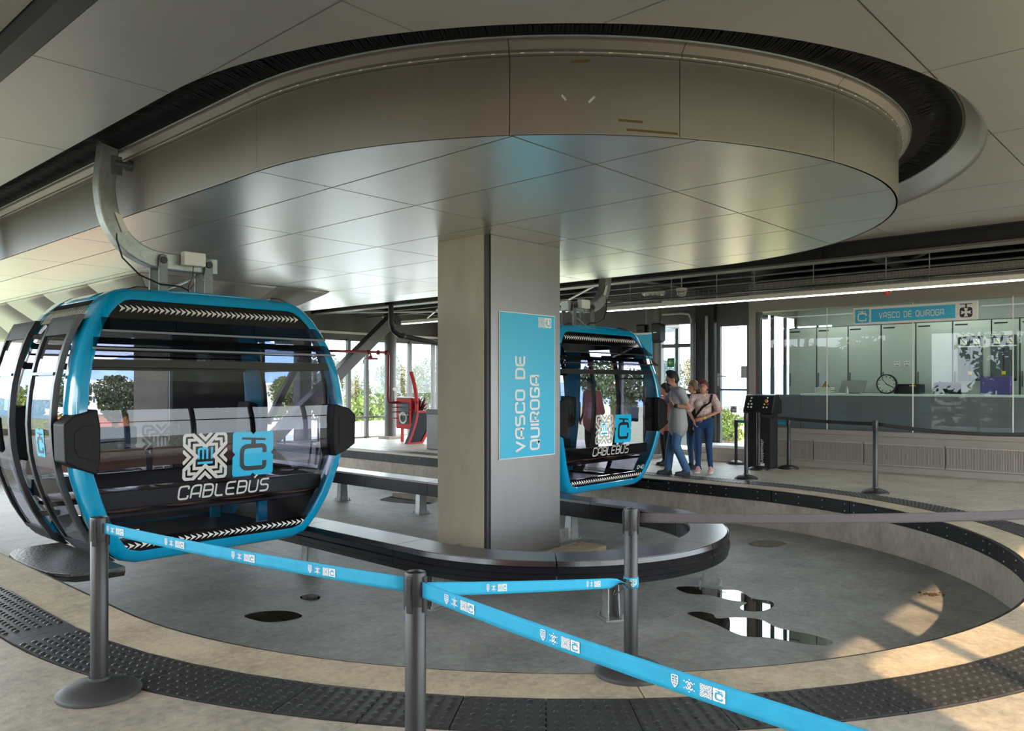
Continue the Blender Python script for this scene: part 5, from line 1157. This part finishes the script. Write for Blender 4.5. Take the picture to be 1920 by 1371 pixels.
# facade behind the camera with the two sunlit windows
wb = thing('wall_front', 'grey wall behind the viewer with tall windows letting in the low sun', None, (0, -8.3, 0), kind='structure'); wb.pop('category', None)
HD = 2.78
for a, b, z0, z1 in ((-9.2, -5.62, 0, 4.0), (-3.92, -3.42, 0, 4.0), (-5.62, -3.92, HD, 4.0), (-3.42, 10, HD, 4.0), (-5.62, -3.92, 0, .1), (-3.42, 10, 0, .1)): MB().box(a, b, -8.12, -8.0, z0, z1).build('wall_section', 'wall_grey', wb)
for x in (-4.72, -2.6, -1.2, .2, 1.6, 3.0, 4.4, 5.8, 7.2, 8.6): MB().box(x-.05, x+.05, -8.09, -8.03, .1, HD).build('mullion', 'steel_mid', wb)
MB().box(-5.62, 9.9, -8.09, -8.03, 1.9, 1.97).build('transom', 'steel_mid', wb)
wx = thing('wall_left', 'open glazed side with slim posts and a railing at the left', None, (-9.1, 2, 0), kind='structure'); wx.pop('category', None)
for y in (-7.9, -5.2, -2.5, .2, 2.9, 5.6, 8.3, 11, 13.1): MB().box(-9.15, -9.05, y-.05, y+.05, 0, 3.65).build('post', 'steel_mid', wx)
MB().box(-9.16, -9.04, -8, 13.2, 3.3, 3.65).build('head_beam', 'steel_dark', wx)
for z in (.35, .7, 1.05): MB().box(-9.12, -9.08, -8, 13.2, z, z+.05).build('rail', 'steel_mid', wx)
# end wall of the track bay (low parapet)
t = thing('parapet', 'low pale concrete parapet where the track leaves the station', 'parapet', (0, Y1+.9, -.55)); MB().box(-9.2, 3.9, Y1+.8, Y1+1.0, -.6, .28).build('wall', 'concrete_wall', t)
MB().box(-9.2, -4.4, Y1, Y1+.8, -.12, 0).build('ledge', 'concrete_floor', t)

# ------------------------------------------------------------------ OUTSIDE: ground, hills, buildings, trees
gz = -8.0
g_ = MB().add([(-600,-600,gz),(600,-600,gz),(600,900,gz),(-600,900,gz)], [(0,1,2,3)]).build('ground', 'ground'); tag(g_, 'hazy green ground outside the station', kind='structure')
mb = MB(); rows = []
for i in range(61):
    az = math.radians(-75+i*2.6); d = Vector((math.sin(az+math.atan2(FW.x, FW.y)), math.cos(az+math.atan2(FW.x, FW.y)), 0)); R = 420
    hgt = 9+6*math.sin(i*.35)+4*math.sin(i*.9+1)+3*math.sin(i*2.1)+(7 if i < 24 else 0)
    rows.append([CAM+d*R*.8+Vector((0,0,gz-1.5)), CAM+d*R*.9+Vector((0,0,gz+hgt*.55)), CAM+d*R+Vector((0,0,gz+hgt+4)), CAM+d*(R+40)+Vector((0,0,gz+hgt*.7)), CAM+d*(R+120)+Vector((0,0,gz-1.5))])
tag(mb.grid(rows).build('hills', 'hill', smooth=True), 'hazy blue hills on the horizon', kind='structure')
def house(label, px, py, dist, w, h, m, roof='roof_white', win=(2, 3), grp='buildings beyond the station'):
    c = CAM+ray(px, py)*dist; t = thing('building', label, 'building', (c.x, c.y, gz), grp); top = c.z
    MB().box(c.x-w/2, c.x+w/2, c.y-w/2, c.y+w/2, gz, top).build('walls', m, t); MB().box(c.x-w/2-.2, c.x+w/2+.2, c.y-w/2-.2, c.y+w/2+.2, top, top+.3).build('roof', roof, t)
    for r in range(win[0]):
        for k in range(win[1]):
            z = top-1.2-r*2.6
            a = c.x-w/2+w*(k+.5)/win[1]; MB().box(a-.6, a+.6, c.y-w/2-.06, c.y-w/2, z-.9, z+.5).build('window', 'win_dark', t)
            a = c.y-w/2+w*(k+.5)/win[1]; MB().box(c.x-w/2-.06, c.x-w/2, a-.6, a+.6, z-.9, z+.5).build('window', 'win_dark', t)
house('white building with dark windows on the far hillside', 240, 716, 190, 20, 8, 'house_white')
house('low brick-coloured building seen through the front gondola', 205, 772, 70, 12, 6, 'house_brick')
house('pale distant block seen between the diagonal braces', 525, 722, 120, 10, 8, 'house_white')
house('yellow building seen through the glass door', 1368, 780, 60, 7, 8, 'house_yellow', win=(2, 2))
house('white-roofed building just beyond the end windows', 680, 815, 34, 9, 8, 'house_white')
house('brick-red building across the street behind the viewer', -9000, 600, -1, 1, 1, 'house_brick') if 0 else None
hb = thing('building', 'tall brick-red apartment block across the street beyond the left railing', 'building', (-40, -20, gz), 'buildings beyond the station'); MB().box(-60, -24, -26, -8, gz, 22).build('walls', 'house_brick', hb); MB().box(-60.2, -23.8, -26.2, -7.8, 22, 22.4).build('roof', 'house_white', hb)  # out of view; made this tall to block sun through the left side
for r in range(9):
    for k in range(6): MB().box(-24.0, -23.94, -25+k*2.8, -23.4+k*2.8, -6+r*3, -4.4+r*3).build('window', 'win_dark', hb)
def tree(label, px, py, dist, rw, rh, m, n=4600, ls=.30, c=None):
    if c is None: c = CAM+ray(px, py)*dist
    rw = rw*dist/FPX; rh = rh*dist/FPX; t = thing('tree', label, 'tree', (c.x, c.y, gz), 'trees outside the station')
    MB().tube([(c.x, c.y, gz), (c.x+.1, c.y, (gz+c.z)/2), (c.x, c.y, c.z)], .05*rw+.12, 7).build('trunk', 'bark', t)
    cl = [(random.gauss(0, .42), random.gauss(0, .42), random.gauss(0, .42), random.uniform(.3, .55)) for _ in range(16)]
    mb = MB(); ls = rw*.058
    for k in range(n):
        a, b, e, r = random.choice(cl); d = Vector((random.gauss(0,1), random.gauss(0,1), random.gauss(0,1))).normalized()*r*random.uniform(.75, 1.02)
        q = Vector((a, b, e))+d
        if q.length > 1.05: q = q.normalized()*random.uniform(.85, 1.05)
        p = Vector((c.x+q.x*rw, c.y+q.y*rw, c.z+q.z*rh)); u = Vector((random.gauss(0,1), random.gauss(0,1), random.gauss(0,1))).normalized(); w = u.cross(Vector((random.random(), random.random(), random.random()+.1))).normalized(); s_ = ls*random.uniform(.6, 1.3)
        mb.add([p-u*s_, p+w*s_*.6, p+u*s_, p-w*s_*.6], [(0,1,2,3)])
    tag(mb.build('foliage', m, t, norm=False), kind='stuff')
for a in ((690, 778, 44, 66, 58, 'leaf_green', 'bright green round tree beyond the end windows'), (728, 715, 62, 26, 60, 'leaf_dark', 'tall dark tree beside the far round column'), (768, 728, 64, 34, 48, 'leaf_olive', 'olive tree behind the hose cabinet'),
          (800, 722, 60, 30, 50, 'leaf_dark', 'dark tree near the edge of the central column'), (662, 735, 66, 32, 44, 'leaf_olive', 'pale olive tree at the right edge of the front gondola'), (604, 730, 52, 44, 66, 'leaf_dark', 'dense tree behind the thick diagonal brace'),
          (545, 752, 50, 44, 50, 'leaf_green', 'low tree seen through the front gondola near its far post'), (215, 752, 60, 52, 46, 'leaf_dark', 'dark round tree seen through the left of the front gondola'), (265, 775, 66, 40, 40, 'leaf_olive', 'dry olive tree seen left of the far column'),
          (55, 775, 48, 66, 62, 'leaf_green', 'light green tree seen through the open cabin doors'), (110, 742, 74, 60, 44, 'leaf_dark', 'greyish tree behind the open cabin doors'), (-40, 770, 50, 60, 60, 'leaf_green', 'green tree at the far left edge'),
          (1252, 708, 42, 30, 42, 'leaf_dark', 'leafy tree outside the window behind the boarding man'), (1300, 706, 50, 26, 44, 'leaf_olive', 'tree outside the window above the women'), (1366, 800, 30, 40, 32, 'leaf_green', 'bright green shrub outside the glass door'), (1150, 720, 55, 60, 60, 'leaf_dark', 'tree seen through the rear gondola windows'), (880, 725, 60, 50, 50, 'leaf_green', 'green tree hidden behind the central column')):
    tree(a[6], a[0], a[1], a[2], a[3], a[4], a[5])
for k, (x, y, z, m) in enumerate(((-21, -9, 0, 'leaf_dark'), (-20, -3, .6, 'leaf_green'), (-22, 3, 1.2, 'leaf_dark'), (-20.5, 9, .4, 'leaf_olive'), (-23, 15, .5, 'leaf_dark'))):
    tree(['dark street tree before the brick-red building', 'green street tree beyond the left railing', 'tallest dark street tree beyond the left railing', 'olive street tree beyond the left railing', 'farthest dark street tree beyond the left railing'][k], 0, 0, 20, 240, 270, m, c=Vector((x, y, z)))

# ------------------------------------------------------------------ PEOPLE
def remesh(o, vox, it=4):
    m = o.modifiers.new('remesh', 'REMESH'); m.mode = 'VOXEL'; m.voxel_size = vox; m.use_smooth_shade = True
    s_ = o.modifiers.new('smooth', 'SMOOTH'); s_.iterations = it; s_.factor = .5
    return o
def person(label, loc, yaw, h, J, top, top_m, bot_m, shoe_m, hair, hair_m, sleeve=.5, fem=False, extra=None, top_len=.86, belly=False):
    k = h/1.72; t = thing('person', label, 'person', loc, 'passengers boarding the rear gondola'); t.rotation_euler = (0, 0, yaw)
    D = dict(pel=(0,0,.93), che=(0,0,1.27), nek=(0,.0,1.46), hed=(0,-.025,1.60), ls=(.185,0,1.40), rs=(-.185,0,1.40), le=(.25,.03,1.12), re=(-.25,.03,1.12), lw=(.24,-.08,.90), rw=(-.24,-.08,.90), lh=(.095,0,.92), rh=(-.095,0,.92), lk=(.10,-.02,.50), rk=(-.10,-.02,.50), la=(.10,.02,.09), ra=(-.10,.02,.09))
    D.update(J)
    P = {a: Vector(b)*k for a, b in D.items()}
    def B(mb, n, m, vox=None, par=t, **kw):
        o = mb.build(n, m, par, local=True, smooth=True, **kw)
        if vox: remesh(o, vox)
        return o
    sw = .88 if fem else 1.0
    b = MB(); H = P['hed']; tilt = Vector(D.get('look', (0,-1,0))).normalized(); sd_ = tilt.cross(Vector((0,0,1))).normalized(); U = Vector((0,0,1))
    b.ball(H+U*.02*k, .1*k, 14, 10, (.80, .95, 1.12)); b.ball(H+tilt*.03*k-U*.055*k, .068*k, 12, 8, (.86, .9, .95)); b.cap(H+tilt*.088*k+U*.012*k, H+tilt*.108*k-U*.022*k, .008*k, .013*k, 8)
    for s_ in (-1, 1): b.ball(H+sd_*s_*.082*k+tilt*-.005*k-U*.01*k, .026*k, 8, 6, (.5, .8, 1.2))
    b.cap(P['nek']-U*.06*k, H-U*.06*k-tilt*.015*k, .056*sw*k, .05*sw*k)
    b.cap(P['pel'], P['che'], .135*sw*k, .15*sw*k, 14, .68, side=(1,0,0)); b.cap(P['ls'], P['rs'], .06*sw*k, .06*sw*k)
    for a, e, w in (('ls','le','lw'), ('rs','re','rw')):
        b.cap(P[a], P[e], .048*sw*k, .038*sw*k); b.cap(P[e], P[w], .038*sw*k, .027*sw*k)
        d = (P[w]-P[e]).normalized(); hd = Vector(D.get(w+'_d', d)).normalized() if w+'_d' in D else d
        sx = Vector(D.get(w+'_s', (0,1,0))); sx = (sx-hd*sx.dot(hd)).normalized(); pn = hd.cross(sx)
        pm = P[w]+hd*.075*k; b.cap(P[w]+hd*.01*k, pm, .028*k, .034*k, 10, .5, side=sx)
        for q, (o_, L) in enumerate(((-.027,.062), (-.009,.072), (.009,.068), (.027,.052))):
            f0 = pm+sx*o_*k+hd*.018*k; f1 = f0+hd*L*.5*k+pn*.012*k; f2 = f1+hd*L*.32*k+pn*.03*k; b.cap(f0, f1, .0095*k, .009*k, 7); b.cap(f1, f2, .009*k, .0075*k, 7)
        t0 = P[w]+hd*.03*k-sx*.028*k; t1 = t0+hd*.03*k-sx*.025*k+pn*.012*k; b.cap(t0, t1, .012*k, .010*k, 7); b.cap(t1, t1+hd*.028*k+pn*.012*k, .010*k, .008*k, 7)
    for a, e, w in (('lh','lk','la'), ('rh','rk','ra')): b.cap(P[a], P[e], .082*k, .054*k); b.cap(P[e], P[w], .054*k, .036*k); b.cap(P[w]-U*.03*k, P[w]+Vector((0,-.12,-.05))*k, .035*k, .03*k)
    B(b, 'body', 'skin', .0085*k)
    # clothes
    b = MB(); ex = .016*k; z0 = Vector((0, 0, top_len))*k
    b.cap(Vector((P['pel'].x, P['pel'].y, z0.z+.10*k)), P['che']+U*.02*k, .15*sw*k+ex, .155*sw*k+ex, 16, .72, side=(1,0,0)); b.cap(P['ls'], P['rs'], .066*sw*k+ex*.7, .066*sw*k+ex*.7); b.cap(P['che']+U*.05*k, P['nek']-U*.02*k, .12*sw*k, .068*k, 12, .8, side=(1,0,0))
    if top_len < .9: b.cap(Vector((P['pel'].x, P['pel'].y, .84*k)), Vector((P['pel'].x, P['pel'].y, 1.02*k)), .240*sw*k, .205*sw*k, 16, .68, side=(1,0,0))
    if fem:
        for s_ in (-1, 1): b.ball(P['che']+Vector((s_*.075, -.085, .01))*k, .075*k, 10, 8)
    for a, e in (('ls','le'), ('rs','re')): m_ = P[a]+(P[e]-P[a])*sleeve*1.6; b.cap(P[a], m_, .064*sw*k+ex*.6, (.07 if fem else .06)*k+ex*.5)
    tp = B(b, 'top', top_m, .014*k)
    b = MB(); b.cap(P['lh']+U*.03*k, P['rh']+U*.03*k, .110*sw*k, .110*sw*k, 14, .95); b.cap(P['lh']-U*.02*k, P['rh']-U*.02*k, .108*k, .108*k, 14, 1)
    for a, e, w in (('lh','lk','la'), ('rh','rk','ra')): b.cap(P[a], P[e], .098*k, .068*(.95 if fem else 1.12)*k); b.cap(P[e], P[w]+U*.02*k, .066*(.95 if fem else 1.15)*k, (.048 if fem else .066)*k)
    B(b, 'trousers', bot_m, .013*k)
    for w in ('la', 'ra'):
        b = MB(); c = P[w]; b.cap(Vector((c.x, c.y+.02*k, .045*k)), Vector((c.x, c.y-.15*k, .035*k)), .048*k, .042*k, 12, .85, side=(1,0,0)); b.cap(Vector((c.x, c.y+.01*k, .05*k)), Vector((c.x, c.y-.03*k, .085*k)), .045*k, .04*k); sh = B(b, 'shoe', shoe_m, .012*k)
        b = MB(); b.prism([(c.x-.045*k, c.y+.06*k, .0), (c.x+.045*k, c.y+.06*k, .0), (c.x+.048*k, c.y-.15*k, .0), (c.x+.02*k, c.y-.2*k, .0), (c.x-.02*k, c.y-.2*k, .0), (c.x-.048*k, c.y-.15*k, .0)], (0, 0, .022*k)); b.build('sole', 'paper' if shoe_m == 'shoe_pink' else 'shoe_dark', sh, local=True)
    # hair
    b = MB(); b.ball(H+U*.045*k-tilt*.012*k, .105*k, 14, 10, (.86, .98, .98)); 
    if hair == 'short': b.ball(H+U*.115*k+tilt*.03*k, .06*k, 10, 8, (1.1, 1.3, .7)); b.ball(H-tilt*.05*k+U*.0*k, .078*k, 10, 8)
    if hair == 'pony': b.ball(H-tilt*.06*k, .085*k, 10, 8); b.cap(H-tilt*.10*k+U*.02*k, H-tilt*.11*k+sd_*.05*k-U*.20*k, .045*k, .025*k); b.ball(H+tilt*.065*k+U*.082*k, .05*k, 10, 8, (1.5, .5, .6))
    if hair in ('pony', 'bun'):
        for s_ in (-1, 1): b.cap(H+sd_*s_*.075*k+U*.07*k+tilt*.02*k, H+sd_*s_*.082*k-U*.06*k-tilt*.02*k, .024*k, .018*k)
    if hair == 'bun': b.ball(H-tilt*.07*k, .085*k, 10, 8); b.ball(H-tilt*.12*k-U*.04*k, .05*k, 8, 6)
    ho = B(b, 'hair', hair_m, .010*k)
    # face cut: features
    for s_ in (-1, 1):
        e_ = H+tilt*.0825*k+sd_*s_*.033*k+U*.016*k; b = MB(); b.ball(e_, .011*k, 8, 6, (1, 1, .55)); eo = B(b, 'eye', 'eye_white'); b = MB(); b.ball(e_+tilt*.0065*k, .0052*k, 8, 6); b.build('iris', 'hair_dark', eo, local=True, smooth=True)
        b = MB(); b.bar(e_+U*.019*k-sd_*.017*k+tilt*.006*k, e_+U*.021*k+sd_*.017*k+tilt*.006*k, .006*k, .006*k); b.build('eyebrow', 'hair_dark', t, local=True)
    b = MB(); b.tube([H+tilt*(.094-.006*abs(q))*k-U*(.060-.006*q*q)*k+sd_*q*.022*k for q in (-1, -.5, 0, .5, 1)], .0058*k, 7); B(b, 'mouth', 'lip')
    if extra: extra(t, P, k, B, H, tilt, sd_, U)
    return t
def man_x(t, P, k, B, H, tilt, sd_, U):
    b = MB(); b.ball(H+tilt*.045*k-U*.085*k, .052*k, 10, 8, (1.0, 1.0, .75)); B(b, 'beard', 'hair_dark', .010)
    w = P['lw']; d = (P['lw']-P['le']).normalized(); b = MB(); b.cap(w-d*.035*k, w-d*.012*k, .033*k, .033*k, 12); B(b, 'watch', 'black_plastic')
    b = MB(); b.cap(P['nek']-U*.045*k, P['nek']-U*.02*k, .075*k, .066*k, 14); B(b, 'collar', 'shirt_grey', .012)
pm = PZ(1271, 891, 0); yaw_m = math.atan2(-.6755, -.7374)
person('bearded man in grey shirt and blue jeans leaning toward the rear gondola door', (pm.x, pm.y, 0), yaw_m, 1.70,
  dict(che=(0,-.02,1.27), nek=(0,-.05,1.46), hed=(0,-.10,1.595), look=(.05,-1,-.02), le=(.24,.13,1.13), lw=(.20,-.10,1.16), lw_d=(0,-.6,.8), lw_s=(1,0,0), re=(-.23,-.22,1.15), rw=(-.2,-.42,1.20), lk=(.09,-.05,.50), rk=(-.10,-.10,.50), la=(.09,.12,.09), ra=(-.11,-.14,.09)),
  1, 'shirt_grey', 'jeans', 'shoe_dark', 'short', 'hair_dark', .36, False, man_x, .80)
def wom_x(t, P, k, B, H, tilt, sd_, U):
    pts = [P['ls']+Vector((-.03,-.04,.055))*k, P['ls']+Vector((-.05,-.135,-.08))*k, P['che']+Vector((.0,-.185,-.05))*k, P['che']+Vector((-.12,-.165,-.2))*k, P['pel']+Vector((-.2,-.08,.02))*k]
    b = MB(); b.sweep(pts, [(-.02,-.006),(.02,-.006),(.02,.006),(-.02,.006)]); b.build('bag_strap', 'black_cloth', t, local=True)
    b = MB(); 
    for s_ in (-1, 1): b.tube([H+tilt*.100*k+sd_*(s_*.034+.02*math.cos(a*pi/6))*k+U*(.016+.018*math.sin(a*pi/6))*k for a in range(12)], .0025*k, 5, True)
    b.build('glasses', 'black_plastic', t, local=True)
    w = P['lw']; d = (P['lw']-P['le']).normalized(); b = MB(); b.cap(w-d*.03*k, w-d*.02*k, .03*k, .03*k, 12); B(b, 'bracelet', 'btn_yellow')
pw_ = PZ(1319, 886, 0)
person('smiling woman in a patterned white blouse and dark blue jeans with a black shoulder strap', (pw_.x, pw_.y, 0), -1.063-.1, 1.56,
  dict(look=(-.12,-1,-.05), le=(.30,-.05,1.15), lw=(.02,-.22,1.02), lw_d=(-1,-.2,-.3), lw_s=(0,0,1), re=(-.27,-.02,1.14), rw=(-.16,-.20,.98), rw_d=(.3,-.3,-.9), lk=(.10,-.03,.50), rk=(-.09,-.02,.50), la=(.13,.0,.09), ra=(-.10,.02,.09)),
  1, 'blouse', 'jeans_dark', 'shoe_pink', 'pony', 'hair_auburn', .5, True, wom_x, 1.0)
pq = PZ(1301, 879, 0)
person('woman in black half hidden between the man and the smiling woman', (pq.x, pq.y, 0), -1.063-.9, 1.55, dict(look=(-.3,-1,0), le=(.24,0,1.12), lw=(.2,-.1,.9)), 1, 'black_cloth', 'jeans', 'shoe_dark', 'bun', 'hair_brown', .4, True, None, .84)
pr_ = PZ(1248, 873, 0)
person('person in pink top and dark trousers half hidden behind the rear gondola door', (pr_.x, pr_.y, 0), yaw_m+.2, 1.50, dict(le=(.24,0,1.12), lw=(.2,-.1,.9)), 1, 'pink_cloth', 'black_cloth', 'shoe_dark', 'bun', 'hair_dark', .5, True, None, .80)
ps = PZ(1110, 866, 0)
person('person in a dusky pink top seen through the rear gondola windows', (ps.x, ps.y, 0), yaw_m+.6, 1.60, dict(), 1, 'pink_cloth', 'black_cloth', 'shoe_dark', 'short', 'hair_dark', .8, False, None, .82)
